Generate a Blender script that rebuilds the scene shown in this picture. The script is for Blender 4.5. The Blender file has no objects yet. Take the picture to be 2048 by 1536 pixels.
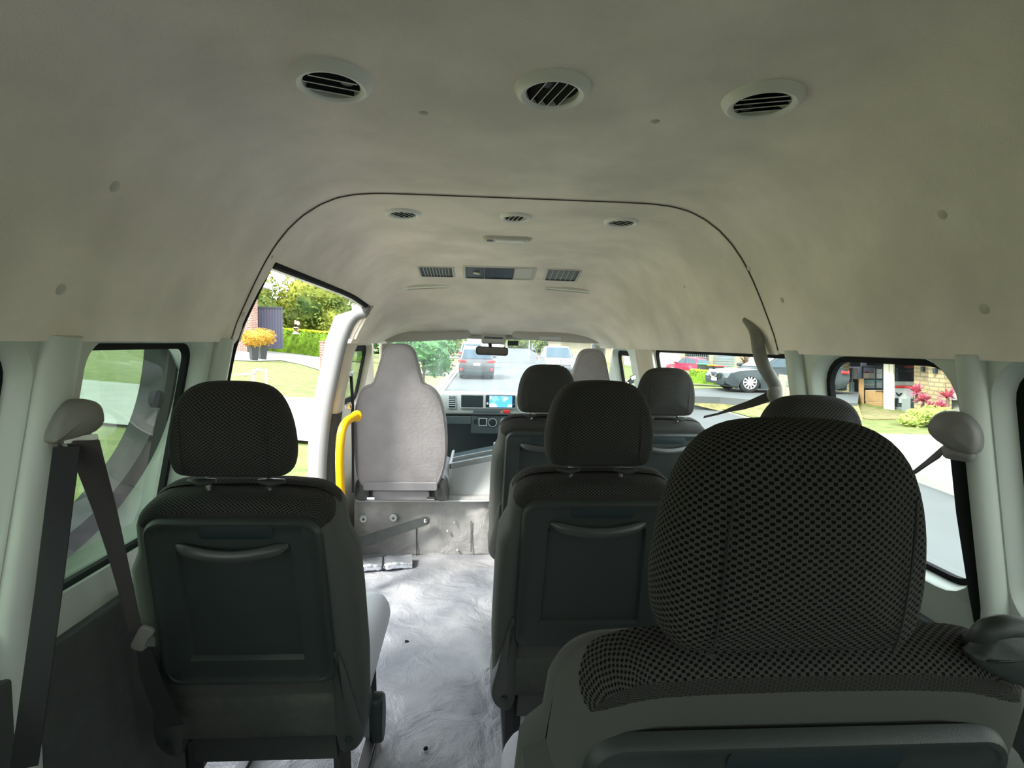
import bpy, bmesh, math, random
from mathutils import Vector, Matrix
random.seed(7)
S = bpy.context.scene
COL = S.collection

# ---------------------------------------------------------------- camera
F = 1050.0
EYE = Vector((-0.095, 0.0, 1.25))
_Y = Vector(((960-1024)/F, (768-686)/F, -1)).normalized()
_t = 0.0166
_Z = Vector((math.sin(_t), math.cos(_t), 0)); _Z = (_Z - _Y*_Z.dot(_Y)).normalized()
_X = _Y.cross(_Z)
RM = Matrix((_X, _Y, _Z))            # camera axes -> world
cam = bpy.data.cameras.new('camera'); cam.sensor_width = 36; cam.lens = F/2048*36
cam.clip_start = 0.02; cam.clip_end = 400
camo = bpy.data.objects.new('camera', cam); COL.objects.link(camo)
camo.matrix_world = Matrix.Translation(EYE) @ RM.to_4x4()
S.camera = camo

# ---------------------------------------------------------------- light
S.view_settings.view_transform = 'Standard'; S.view_settings.look = 'None'
S.view_settings.gamma = 1; S.view_settings.use_curve_mapping = False
S.view_settings.exposure = 2.12
W = bpy.data.worlds.new('sky'); S.world = W; W.use_nodes = True
nt = W.node_tree; bg = nt.nodes['Background']
tc = nt.nodes.new('ShaderNodeTexCoord'); sp = nt.nodes.new('ShaderNodeSeparateXYZ')
cr = nt.nodes.new('ShaderNodeValToRGB')
cr.color_ramp.elements[0].color = (1, 1, 1, 1)
cr.color_ramp.elements[1].color = (0.78, 0.88, 1.0, 1)
nt.links.new(tc.outputs['Generated'], sp.inputs[0]); nt.links.new(sp.outputs[2], cr.inputs[0])
nt.links.new(cr.outputs[0], bg.inputs[0]); bg.inputs[1].default_value = 1.25
sun = bpy.data.lights.new('sun', 'SUN'); sun.energy = 2.2; sun.angle = math.radians(12); sun.color = (1, .97, .9)
suno = bpy.data.objects.new('sun', sun); COL.objects.link(suno)
suno.rotation_euler = Vector((0.75, 0.55, -1.0)).to_track_quat('-Z', 'Y').to_euler()
suno.location = (-8, -6, 12)

# ---------------------------------------------------------------- helpers
def ray(px, py):
    return (RM @ Vector(((px-1024)/F, (768-py)/F, -1)))
def PY(px, py, Y):
    d = ray(px, py); return EYE + d*((Y-EYE.y)/d.y)
def PX(px, py, X):
    d = ray(px, py); return EYE + d*((X-EYE.x)/d.x)
def PZ(px, py, Z):
    d = ray(px, py); return EYE + d*((Z-EYE.z)/d.z)
def PPl(px, py, p0, n):
    d = ray(px, py); n = Vector(n); return EYE + d*((Vector(p0)-EYE).dot(n)/d.dot(n))

OFF = {}
class MB:
    def __init__(s): s.v = []; s.f = []; s.m = []; s.uv = {}; s.cm = 0
    def add(s, vs, fs, uvs=None):
        b = len(s.v); s.v += [Vector(p) for p in vs]
        for f in fs: s.f.append([b+i for i in f]); s.m.append(s.cm)
        if uvs:
            for i, u in enumerate(uvs): s.uv[b+i] = u
        return s
    def box(s, a, b, M=None):
        x0, y0, z0 = a; x1, y1, z1 = b
        vs = [Vector(p) for p in ((x0,y0,z0),(x1,y0,z0),(x1,y1,z0),(x0,y1,z0),(x0,y0,z1),(x1,y0,z1),(x1,y1,z1),(x0,y1,z1))]
        if M is not None: vs = [M @ p for p in vs]
        return s.add(vs, [(3,2,1,0),(4,5,6,7),(0,1,5,4),(1,2,6,5),(2,3,7,6),(3,0,4,7)])
    def tube(s, pts, r, n=10, caps=True, sx=1, sy=1, up=(0,0,1)):
        pts = [Vector(p) for p in pts]; rr = r if isinstance(r, (list, tuple)) else [r]*len(pts)
        vs = []; fs = []
        for i, p in enumerate(pts):
            t = (pts[min(i+1, len(pts)-1)] - pts[max(i-1, 0)]).normalized()
            u = Vector(up); u = u - t*u.dot(t)
            if u.length < 1e-3: u = Vector((1, 0, 0)) - t*t.x
            u.normalize(); w = t.cross(u)
            for k in range(n):
                a = 2*math.pi*k/n
                vs.append(p + (w*math.cos(a)*sx + u*math.sin(a)*sy)*rr[i])
        for i in range(len(pts)-1):
            for k in range(n):
                fs.append((i*n+k, i*n+(k+1) % n, (i+1)*n+(k+1) % n, (i+1)*n+k))
        if caps:
            fs.append(tuple(range(n-1, -1, -1))); b = (len(pts)-1)*n; fs.append(tuple(range(b, b+n)))
        return s.add(vs, fs)
    def rings(s, outl, prof, o, ax, az, n, cap0=True, cap1=True, uvs=1.0):
        """outl: closed 2D outline (ccw); prof: list of (inset, depth) or (inset, depth, uv_out)"""
        o = Vector(o); ax = Vector(ax); az = Vector(az); n = Vector(n)
        N = len(outl); nr = []
        for i in range(N):
            a = Vector(outl[i-1]); b = Vector(outl[(i+1) % N]); t = (b-a)
            t = t.normalized() if t.length > 1e-9 else Vector((1, 0)); nr.append(Vector((t.y, -t.x)))
        vs = []; uv = []; fs = []
        offs = [(p[0], p[1]) for p in prof if p[0] != 's']
        k1 = max(i for i, p in enumerate(prof) if p[0] != 's'); k0 = min(i for i, p in enumerate(prof) if p[0] != 's')
        arcs = {}; acc = 0
        for i in range(k1, k0-1, -1):
            if i < k1: acc += math.hypot(prof[i][0]-prof[i+1][0], prof[i][1]-prof[i+1][1])
            arcs[i] = acc
        def offp(ins): return [Vector(outl[i]) - nr[i]*ins for i in range(N)]
        for pi, pr_ in enumerate(prof):
            if pr_[0] == 's':
                ref = offp(prof[k0 if pi < k0 else k1][0]); c = sum(ref, Vector((0, 0)))/N
                pts = [c + (p-c)*pr_[1] for p in ref]; us = pts; dep = pr_[2]
            else:
                pts = offp(pr_[0]); base_ = offp(prof[k1][0]); us = [base_[i] + nr[i]*arcs[pi] for i in range(N)]; dep = pr_[1]
            for i in range(N):
                p = pts[i]; vs.append(o + ax*p.x + az*p.y + n*dep); uv.append((us[i].x, us[i].y))
        R = len(prof)
        for r in range(R-1):
            for i in range(N):
                j = (i+1) % N; fs.append((r*N+i, r*N+j, (r+1)*N+j, (r+1)*N+i))
        s.add(vs, fs, uv)
        b = len(s.v) - len(vs)
        def cap(r, flip):
            ring = [b + r*N + i for i in range(N)]
            c = sum((s.v[i] for i in ring), Vector())/N
            cu = [sum(s.uv[i][k] for i in ring)/N for k in (0, 1)]
            s.v.append(c); s.uv[len(s.v)-1] = tuple(cu); ci = len(s.v)-1
            for i in range(N):
                j = (i+1) % N
                s.f.append([ring[j], ring[i], ci] if flip else [ring[i], ring[j], ci]); s.m.append(s.cm)
        if cap0: cap(0, True)
        if cap1: cap(R-1, False)
        return s
    def build(s, name, mats, parent=None, smooth=True, bevel=0, seg=2, ang=40):
        off = OFF.get(parent.name, Vector()) if parent else Vector()
        me = bpy.data.meshes.new(name)
        me.from_pydata([tuple(p-off) for p in s.v], [], s.f)
        if not isinstance(mats, (list, tuple)): mats = [mats]
        for m in mats: me.materials.append(m)
        me.polygons.foreach_set('material_index', s.m)
        if s.uv:
            ul = me.uv_layers.new(name='UVMap')
            for l in me.loops:
                u = s.uv.get(l.vertex_index)
                if u: ul.data[l.index].uv = u
        bm = bmesh.new(); bm.from_mesh(me); bmesh.ops.recalc_face_normals(bm, faces=bm.faces); bm.to_mesh(me); bm.free()
        if smooth:
            me.polygons.foreach_set('use_smooth', [True]*len(me.polygons))
            me.set_sharp_from_angle(angle=math.radians(ang))
        me.update()
        o = bpy.data.objects.new(name, me); COL.objects.link(o)
        if parent: o.parent = parent
        OFF[o.name] = off
        if bevel:
            b = o.modifiers.new('bevel', 'BEVEL'); b.width = bevel; b.segments = seg; b.limit_method = 'ANGLE'
            b.angle_limit = math.radians(35)
        return o

def thing(name, label, cat, loc, group=None):
    o = bpy.data.objects.new(name, None); COL.objects.link(o); o.empty_display_size = .05
    o.location = loc; OFF[o.name] = Vector(loc)
    o['label'] = label; o['category'] = cat
    if group: o['group'] = group
    return o
def tag(o, label, cat, group=None, kind=None):
    o['label'] = label; o['category'] = cat
    if group: o['group'] = group
    if kind: o['kind'] = kind
    return o
def struct(o, label=None):
    o['kind'] = 'structure'
    if label: o['label'] = label
    return o
def dup(root, loc, label=None, group=None):
    r = root.copy(); COL.objects.link(r); r.location = loc; OFF[r.name] = Vector(loc)
    if label: r['label'] = label
    if group: r['group'] = group
    def rec(a, b):
        for ch in a.children:
            c = ch.copy(); COL.objects.link(c); c.parent = b; rec(ch, c)
    rec(root, r); return r

def rrect(w, h, r, n=5, cx=0, cy=0):
    r = min(r, w/2-1e-4, h/2-1e-4); pts = []
    for (sx, sy, a0) in ((1, -1, -90), (1, 1, 0), (-1, 1, 90), (-1, -1, 180)):
        for k in range(n+1):
            a = math.radians(a0 + 90*k/n)
            pts.append((cx + sx*(w/2-r) + r*math.cos(a), cy + sy*(h/2-r) + r*math.sin(a)))
    return pts
def smooth_outline(pts, it=2):
    for _ in range(it):
        q = []
        for i in range(len(pts)):
            a = pts[i]; b = pts[(i+1) % len(pts)]
            q.append((a[0]*.75+b[0]*.25, a[1]*.75+b[1]*.25)); q.append((a[0]*.25+b[0]*.75, a[1]*.25+b[1]*.75))
        pts = q
    return pts
def smooth_path(pts, it=2):
    pts = [Vector(p) for p in pts]
    for _ in range(it):
        q = [pts[0]]
        for i in range(len(pts)-1):
            q.append(pts[i]*.75+pts[i+1]*.25); q.append(pts[i]*.25+pts[i+1]*.75)
        q.append(pts[-1]); pts = q
    return pts
def mirror_outline(half):
    """half: right side points from bottom centre to top centre"""
    return half + [(-x, y) for (x, y) in reversed(half) if x > 1e-6]
def puff(r, d, dome=0.0, n=5, rings_in=3, width=.1):
    """pillow profile: edge radius r, half depth d, optional domed faces"""
    pr = []
    for k in range(rings_in, 0, -1):
        q = k/rings_in; pr.append(('s', 1-q*.85, -d - dome*(1-(1-q)**2)))
    for k in range(2*n+1):
        a = -math.pi/2 + math.pi*k/(2*n)
        pr.append((r*(1-math.cos(a)), math.sin(a)*d))
    for k in range(1, rings_in+1):
        q = k/rings_in; pr.append(('s', 1-q*.85, d + dome*(1-(1-q)**2)))
    return pr

def blobmesh(mb, c, rad, k=0.0, seg=12, ring=8, seed=0):
    rnd = random.Random(seed); c = Vector(c); vs = []; fs = []
    for i in range(ring+1):
        for j in range(seg):
            t = math.pi*i/ring; f = 2*math.pi*j/seg; r = 1+rnd.uniform(-k, k)
            vs.append(c+Vector((rad[0]*math.sin(t)*math.cos(f)*r, rad[1]*math.sin(t)*math.sin(f)*r, rad[2]*math.cos(t)*r)))
    for i in range(ring):
        for j in range(seg): fs.append((i*seg+j, i*seg+(j+1) % seg, (i+1)*seg+(j+1) % seg, (i+1)*seg+j))
    mb.add(vs, fs)

# ---------------------------------------------------------------- materials
def srgb(*c): return tuple(((x/255)/12.92 if x/255 <= .04045 else ((x/255+.055)/1.055)**2.4) for x in c)
def N(nt, t, **kw):
    n = nt.nodes.new(t)
    for k, v in kw.items(): setattr(n, k, v)
    return n
def mat(name, col, rough=.6, metal=0, noise=0, nscale=30, bump=0, bscale=200, emis=0, spec=.5, col2=None, coord='Object', detail=4, stretch=None):
    m = bpy.data.materials.new(name); m.use_nodes = True; nt = m.node_tree; b = nt.nodes['Principled BSDF']
    c = tuple(col[:3])+(1,)
    b.inputs['Base Color'].default_value = c; b.inputs['Roughness'].default_value = rough
    b.inputs['Metallic'].default_value = metal; b.inputs['Specular IOR Level'].default_value = spec
    if noise or bump or col2:
        t = N(nt, 'ShaderNodeTexCoord'); src = t.outputs[coord]
        if stretch:
            mp = N(nt, 'ShaderNodeMapping'); mp.inputs['Scale'].default_value = stretch
            nt.links.new(src, mp.inputs[0]); src = mp.outputs[0]
    if noise or col2:
        n = N(nt, 'ShaderNodeTexNoise'); n.inputs['Scale'].default_value = nscale; n.inputs['Detail'].default_value = detail
        nt.links.new(src, n.inputs['Vector'])
        r = N(nt, 'ShaderNodeValToRGB'); nt.links.new(n.outputs['Fac'], r.inputs[0])
        lo = tuple(x*(1-noise) for x in c[:3])+(1,); hi = (tuple(min(1, x*(1+noise)) for x in c[:3])+(1,)) if not col2 else tuple(col2[:3])+(1,)
        r.color_ramp.elements[0].color = lo; r.color_ramp.elements[1].color = hi
        r.color_ramp.elements[0].position = .35; r.color_ramp.elements[1].position = .65
        nt.links.new(r.outputs[0], b.inputs['Base Color'])
    if bump:
        n2 = N(nt, 'ShaderNodeTexNoise'); n2.inputs['Scale'].default_value = bscale; n2.inputs['Detail'].default_value = 3
        nt.links.new(src, n2.inputs['Vector'])
        bp = N(nt, 'ShaderNodeBump'); bp.inputs['Strength'].default_value = bump; bp.inputs['Distance'].default_value = .01
        nt.links.new(n2.outputs['Fac'], bp.inputs['Height']); nt.links.new(bp.outputs[0], b.inputs['Normal'])
    if emis:
        b.inputs['Emission Color'].default_value = c; b.inputs['Emission Strength'].default_value = emis
    return m
def knit(name, light, dark, p=.0092, bump=1.0, split=None, plain=None):
    """woven fabric with staggered dark slots, from the part's own UV (metres)"""
    m = bpy.data.materials.new(name); m.use_nodes = True; nt = m.node_tree; b = nt.nodes['Principled BSDF']
    b.inputs['Roughness'].default_value = .95; b.inputs['Specular IOR Level'].default_value = .15
    uv = N(nt, 'ShaderNodeUVMap'); sp = N(nt, 'ShaderNodeSeparateXYZ'); nt.links.new(uv.outputs[0], sp.inputs[0])
    def sn(o, per, ph=0.0):
        a = N(nt, 'ShaderNodeMath', operation='MULTIPLY_ADD'); a.inputs[1].default_value = 2*math.pi/per; a.inputs[2].default_value = ph
        nt.links.new(o, a.inputs[0]); c = N(nt, 'ShaderNodeMath', operation='SINE'); nt.links.new(a.outputs[0], c.inputs[0]); g = N(nt, 'ShaderNodeMath', operation='MULTIPLY'); g.inputs[1].default_value = 2.2; nt.links.new(c.outputs[0], g.inputs[0]); h = N(nt, 'ShaderNodeClamp'); h.inputs[1].default_value = -1; nt.links.new(g.outputs[0], h.inputs[0]); return h.outputs[0]
    mu = N(nt, 'ShaderNodeMath', operation='MULTIPLY'); nt.links.new(sn(sp.outputs[0], p), mu.inputs[0]); nt.links.new(sn(sp.outputs[1], p*.72), mu.inputs[1])
    r = N(nt, 'ShaderNodeMapRange', interpolation_type='SMOOTHSTEP'); r.inputs[1].default_value = .3; r.inputs[2].default_value = .7
    nt.links.new(mu.outputs[0], r.inputs[0])
    no = N(nt, 'ShaderNodeTexNoise'); no.inputs['Scale'].default_value = 600; nt.links.new(uv.outputs[0], no.inputs['Vector'])
    mx = N(nt, 'ShaderNodeMix', data_type='RGBA'); nt.links.new(r.outputs[0], mx.inputs[0])
    mx.inputs[6].default_value = tuple(light)+(1,); mx.inputs[7].default_value = tuple(dark)+(1,)
    m2 = N(nt, 'ShaderNodeMix', data_type='RGBA', blend_type='MULTIPLY'); m2.inputs[0].default_value = .5
    nt.links.new(mx.outputs[2], m2.inputs[6]); nt.links.new(no.outputs['Fac'], m2.inputs[7]); nt.links.new(m2.outputs[2], b.inputs['Base Color'])
    if split is not None:
        gt = N(nt, 'ShaderNodeMath', operation='GREATER_THAN'); gt.inputs[1].default_value = split; nt.links.new(sp.outputs[1], gt.inputs[0])
        m3 = N(nt, 'ShaderNodeMix', data_type='RGBA'); nt.links.new(gt.outputs[0], m3.inputs[0]); m3.inputs[6].default_value = tuple(plain)+(1,)
        nt.links.new(m2.outputs[2], m3.inputs[7]); nt.links.new(m3.outputs[2], b.inputs['Base Color'])
        kk = N(nt, 'ShaderNodeMath', operation='MULTIPLY'); nt.links.new(gt.outputs[0], kk.inputs[0]); kk.inputs[1].default_value = bump; SPL = kk
    inv = N(nt, 'ShaderNodeMath', operation='SUBTRACT'); inv.inputs[0].default_value = 1; nt.links.new(r.outputs[0], inv.inputs[1])
    ad = N(nt, 'ShaderNodeMath', operation='MULTIPLY_ADD'); ad.inputs[1].default_value = .25
    nt.links.new(no.outputs['Fac'], ad.inputs[0]); nt.links.new(inv.outputs[0], ad.inputs[2])
    bp = N(nt, 'ShaderNodeBump'); bp.inputs['Strength'].default_value = bump; bp.inputs['Distance'].default_value = .0022
    if split is not None: nt.links.new(SPL.outputs[0], bp.inputs['Strength'])
    nt.links.new(ad.outputs[0], bp.inputs['Height']); nt.links.new(bp.outputs[0], b.inputs['Normal'])
    return m
def glassmat(name, tint, refl=.08, rough=.02, haze=0, hcol=(.8, .8, .8), streak=False):
    m = bpy.data.materials.new(name); m.use_nodes = True; nt = m.node_tree
    nt.nodes.remove(nt.nodes['Principled BSDF']); out = nt.nodes['Material Output']
    tr = N(nt, 'ShaderNodeBsdfTransparent'); tr.inputs[0].default_value = tuple(tint)+(1,)
    gl = N(nt, 'ShaderNodeBsdfGlossy'); gl.inputs['Roughness'].default_value = rough
    fr = N(nt, 'ShaderNodeLayerWeight'); fr.inputs[0].default_value = .5
    pw = N(nt, 'ShaderNodeMath', operation='POWER'); pw.inputs[1].default_value = 4; nt.links.new(fr.outputs['Facing'], pw.inputs[0])
    mx = N(nt, 'ShaderNodeMixShader'); ml = N(nt, 'ShaderNodeMath', operation='MULTIPLY_ADD'); ml.inputs[1].default_value = .5; ml.inputs[2].default_value = refl
    nt.links.new(pw.outputs[0], ml.inputs[0]); ml.use_clamp = True
    nt.links.new(ml.outputs[0], mx.inputs[0]); nt.links.new(tr.outputs[0], mx.inputs[1]); nt.links.new(gl.outputs[0], mx.inputs[2])
    last = mx.outputs[0]
    if haze:
        df = N(nt, 'ShaderNodeBsdfTranslucent'); df.inputs[0].default_value = tuple(hcol)+(1,)
        m2 = N(nt, 'ShaderNodeMixShader'); m2.inputs[0].default_value = haze
        if streak:
            t = N(nt, 'ShaderNodeTexCoord'); mp = N(nt, 'ShaderNodeMapping'); mp.inputs['Scale'].default_value = (9, 1.2, 1.2)
            no = N(nt, 'ShaderNodeTexNoise'); no.inputs['Scale'].default_value = 2; rr = N(nt, 'ShaderNodeMapRange')
            rr.inputs[1].default_value = .35; rr.inputs[2].default_value = .7; rr.inputs[3].default_value = haze*.4; rr.inputs[4].default_value = haze*1.5
            nt.links.new(t.outputs['Object'], mp.inputs[0]); nt.links.new(mp.outputs[0], no.inputs['Vector']); nt.links.new(no.outputs['Fac'], rr.inputs[0])
            nt.links.new(rr.outputs[0], m2.inputs[0])
        nt.links.new(last, m2.inputs[1]); nt.links.new(df.outputs[0], m2.inputs[2]); last = m2.outputs[0]
    nt.links.new(last, out.inputs[0]); return m
def brickmat(name, c1, c2, mortar, bw=.24, bh=.085, ms=.012, axis='xz'):
    m = bpy.data.materials.new(name); m.use_nodes = True; nt = m.node_tree; b = nt.nodes['Principled BSDF']
    b.inputs['Roughness'].default_value = .9
    t = N(nt, 'ShaderNodeTexCoord'); sp = N(nt, 'ShaderNodeSeparateXYZ'); cb = N(nt, 'ShaderNodeCombineXYZ')
    nt.links.new(t.outputs['Object'], sp.inputs[0])
    ad = N(nt, 'ShaderNodeMath', operation='ADD'); nt.links.new(sp.outputs[0], ad.inputs[0]); nt.links.new(sp.outputs[1], ad.inputs[1])
    nt.links.new(ad.outputs[0], cb.inputs[0]); nt.links.new(sp.outputs[2], cb.inputs[1])
    br = N(nt, 'ShaderNodeTexBrick'); br.inputs['Scale'].default_value = 1; br.inputs['Brick Width'].default_value = bw; br.inputs['Row Height'].default_value = bh
    br.inputs['Mortar Size'].default_value = ms; br.inputs['Color1'].default_value = tuple(c1)+(1,); br.inputs['Color2'].default_value = tuple(c2)+(1,)
    br.inputs['Mortar'].default_value = tuple(mortar)+(1,)
    nt.links.new(cb.outputs[0], br.inputs['Vector']); nt.links.new(br.outputs[0], b.inputs['Base Color']); return m

M = {}
M['headliner'] = mat('headliner', (.84, .765, .675), .95, noise=.10, nscale=4.5, bump=.8, bscale=9, spec=.1)
_nt = M['headliner'].node_tree   # felt grain on top of the soft creases
_b2 = N(_nt, 'ShaderNodeBump'); _n3 = N(_nt, 'ShaderNodeTexNoise'); _n3.inputs['Scale'].default_value = 420; _b2.inputs['Strength'].default_value = .55; _b2.inputs['Distance'].default_value = .002
_tc = N(_nt, 'ShaderNodeTexCoord'); _nt.links.new(_tc.outputs['Object'], _n3.inputs['Vector']); _nt.links.new(_n3.outputs['Fac'], _b2.inputs['Height'])
_p = _nt.nodes['Principled BSDF']; _ob = _p.inputs['Normal'].links[0].from_socket; _nt.links.new(_ob, _b2.inputs['Normal']); _nt.links.new(_b2.outputs[0], _p.inputs['Normal'])
M['white'] = mat('white_paint', (.52, .57, .50), .35, noise=.04, nscale=4, spec=.5)
M['jamb'] = mat('jamb_paint', (.85, .86, .84), .35)
M['cream'] = mat('cream_trim', (.62, .56, .46), .7, noise=.05, nscale=6)
M['rubber'] = mat('black_rubber', (.010, .011, .012), .8, spec=.15)
M['joint'] = mat('joint_line', (.09, .085, .075), 1.0, spec=0)
M['greyrubber'] = mat('grey_rubber', (.16, .16, .16), .6)
M['panel'] = mat('grey_trim_panel', (.06, .066, .062), .75, noise=.1, nscale=20, bump=.2, bscale=300)
M['plain'] = mat('plain_seat_fabric', (.076, .080, .073), .95, noise=.08, nscale=40, bump=.3, bscale=700, spec=.15)
M['knit'] = knit('seat_knit', (.074, .073, .066), (.005, .006, .007))
M['knitfine'] = knit('seat_knit_fine', (.074, .073, .066), (.018, .018, .019))
M['backfab'] = knit('seat_back_fabric', (.074, .073, .066), (.006, .007, .008), split=.583, plain=(.076, .080, .073))
M['cush'] = knit('cushion_knit', (.72, .72, .79), (.42, .42, .46), p=.006, bump=.5)
M['shell'] = mat('seat_back_plastic', (.024, .032, .029), .5, noise=.06, nscale=8, bump=.12, bscale=900)
M['shell2'] = mat('seat_side_plastic', (.045, .049, .046), .4)
M['vinyl'] = mat('front_seat_vinyl', (.27, .255, .26), .75, noise=.08, nscale=9, bump=.25, bscale=60)
M['vinyl2'] = mat('front_seat_vinyl_lower', (.23, .22, .23), .6)
M['black'] = mat('black_metal', (.012, .012, .014), .35)
M['dark'] = mat('dark_plastic', (.012, .022, .025), .45)
M['chrome'] = mat('chrome', (.7, .7, .7), .2, 1)
M['steel'] = mat('steel', (.5, .5, .5), .35, 1)
M['belt'] = mat('belt_webbing', (.055, .05, .048), .85, bump=.2, bscale=600)
M['belt2'] = mat('belt_webbing_dark', (.014, .015, .016), .85)
M['beltcover'] = mat('belt_cover_plastic', (.19, .185, .165), .5, noise=.1, nscale=30)
M['beige'] = mat('beige_plastic', (.56, .53, .45), .45)
M['ventring'] = mat('vent_ring_plastic', (.85, .84, .77), .4)
M['dome'] = mat('dome_lens', (.8, .8, .75), .2)
M['yellow'] = mat('yellow_rail_paint', (.95, .50, .005), .3)
M['visor'] = mat('visor_fabric', (.42, .41, .37), .85)
M['dash'] = mat('dash_grey_plastic', (.30, .34, .33), .45)
M['dashlow'] = mat('dash_dark_plastic', (.028, .042, .048), .5)
M['dashmid'] = mat('dash_mid_plastic', (.06, .085, .09), .5)
M['silver'] = mat('silver_trim', (.55, .60, .62), .3, .3)
M['red'] = mat('hazard_red', (.6, .03, .03), .4)
M['console'] = mat('console_plastic', (.50, .52, .52), .5)
M['foil'] = mat('foil_sunshade', (.7, .74, .8), .25, .85, bump=.9, bscale=30)
M['glass'] = glassmat('side_glass', (.90, .97, .92), .05)
M['glassL'] = glassmat('left_tinted_glass', (.56, .66, .58), .10)
M['privacy'] = glassmat('privacy_glass', (.50, .54, .50), .04)
M['wind'] = glassmat('windscreen_glass', (.90, .96, .94), .04, haze=.025, hcol=(.9, .95, 1), streak=True)
M['cardglass'] = mat('car_glass', (.05, .08, .10), .12, spec=.4)
M['mirror'] = mat('mirror_glass', (.35, .35, .36), .05, 1)
def floor_mat(name, c, c2, sc=3.2):
    m = mat(name, c, .42, col2=c2, nscale=sc, detail=6)
    nt = m.node_tree; t = N(nt, 'ShaderNodeTexCoord'); n1 = N(nt, 'ShaderNodeTexNoise'); n1.inputs['Scale'].default_value = 7; n1.inputs['Detail'].default_value = 5; n1.inputs['Distortion'].default_value = 1.2
    ch = N(nt, 'ShaderNodeTexVoronoi'); ch.inputs['Scale'].default_value = 170
    nt.links.new(t.outputs['Object'], n1.inputs['Vector']); nt.links.new(t.outputs['Object'], ch.inputs['Vector'])
    b1 = N(nt, 'ShaderNodeBump'); b1.inputs['Strength'].default_value = .55; b1.inputs['Distance'].default_value = .03; nt.links.new(n1.outputs['Fac'], b1.inputs['Height'])
    b2 = N(nt, 'ShaderNodeBump'); b2.inputs['Strength'].default_value = .35; b2.inputs['Distance'].default_value = .002; nt.links.new(ch.outputs['Distance'], b2.inputs['Height'])
    nt.links.new(b1.outputs[0], b2.inputs['Normal']); nt.links.new(b2.outputs[0], nt.nodes['Principled BSDF'].inputs['Normal']); return m
M['floor'] = floor_mat('vinyl_floor', (.15, .16, .178), (.31, .312, .325))
M['riser'] = floor_mat('riser_vinyl', (.22, .215, .205), (.36, .355, .34), 4)
# outdoors
M['grass'] = mat('lawn', (.078, .105, .02), .95, col2=(.155, .165, .045), nscale=3.5, bump=.8, bscale=30, detail=8)
M['verge'] = mat('verge_grass', (.115, .115, .04), .95, col2=(.21, .17, .07), nscale=6, bump=.8, bscale=30, detail=8)
M['concrete'] = mat('concrete', (.28, .27, .25), .85, noise=.06, nscale=2)
M['kerb'] = mat('kerb_concrete', (.24, .225, .18), .85, noise=.1, nscale=2)
M['road'] = mat('asphalt', (.075, .082, .082), .8, noise=.08, nscale=.8)
M['brick'] = brickmat('red_brick', (.24, .09, .06), (.30, .13, .09), (.40, .35, .31), .30, .11, .018)
M['ybrick'] = brickmat('cream_brick', (.36, .28, .15), (.30, .235, .12), (.18, .15, .10), .34, .12, .018)
M['lbrick'] = brickmat('pale_brick', (.40, .35, .24), (.36, .31, .21), (.25, .22, .16), .34, .12, .016)
M['fence'] = mat('blue_grey_steel', (.10, .105, .15), .5)
M['fencedk'] = mat('dark_fence', (.05, .07, .07), .6)
M['hedge'] = mat('hedge_leaf', (.11, .20, .012), .7, noise=.35, nscale=3, spec=.2)
M['hedgetop'] = mat('hedge_new_leaf', (.34, .40, .015), .7, noise=.2, nscale=3, spec=.2)
M['tree'] = mat('tree_leaf', (.045, .085, .02), .7, col2=(.26, .27, .025), nscale=.35, spec=.2)
M['tree2'] = mat('street_tree_leaf', (.06, .17, .05), .6, noise=.4, nscale=1.5, spec=.3)
M['tree3'] = mat('far_tree_leaf', (.12, .16, .04), .8, noise=.3, nscale=.4, spec=.2)
M['bark'] = mat('bark', (.12, .09, .06), .9)
M['orange'] = mat('orange_leaf', (.42, .23, .02), .8, noise=.3, nscale=4)
M['pink'] = mat('pink_leaf', (.42, .07, .12), .7, noise=.4, nscale=6)
M['shrub'] = mat('light_shrub_leaf', (.22, .28, .05), .8, noise=.3, nscale=4)
M['pot'] = mat('black_pot', (.03, .035, .035), .5)
M['pipe'] = mat('meter_pipe', (.55, .52, .47), .5, .3)
M['cream2'] = mat('cream_fascia', (.55, .52, .41), .7)
M['render'] = mat('pale_render', (.33, .345, .32), .8)
M['roller'] = mat('roller_door', (.19, .215, .21), .6)
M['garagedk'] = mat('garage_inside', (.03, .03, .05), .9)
M['card'] = mat('cardboard', (.34, .21, .09), .9, noise=.08, nscale=5)
M['teal'] = mat('teal_plastic', (.15, .38, .42), .5)
M['whitep'] = mat('white_plastic', (.5, .52, .52), .5)
M['binred'] = mat('bin_red_lid', (.6, .03, .03), .5)
M['binyel'] = mat('bin_yellow_lid', (.85, .42, .01), .5)
M['bingrn'] = mat('bin_green_lid', (.04, .35, .12), .5)
M['carsilver'] = mat('silver_car_paint', (.13, .135, .14), .3, .4)
M['cargrey'] = mat('grey_car_paint', (.06, .075, .082), .3, .4)
M['carwhite'] = mat('white_car_paint', (.22, .235, .25), .3)
M['carred'] = mat('red_car_paint', (.35, .02, .06), .3)
M['taillight'] = mat('tail_light', (.65, .05, .05), .25)
M['headlight'] = mat('head_light', (.75, .78, .8), .15, .3)
M['tyre'] = mat('tyre', (.02, .02, .02), .8)
M['rim'] = mat('alloy_rim', (.65, .65, .66), .25, .6)
M['plate'] = mat('plate', (.75, .75, .75), .5)
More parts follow.
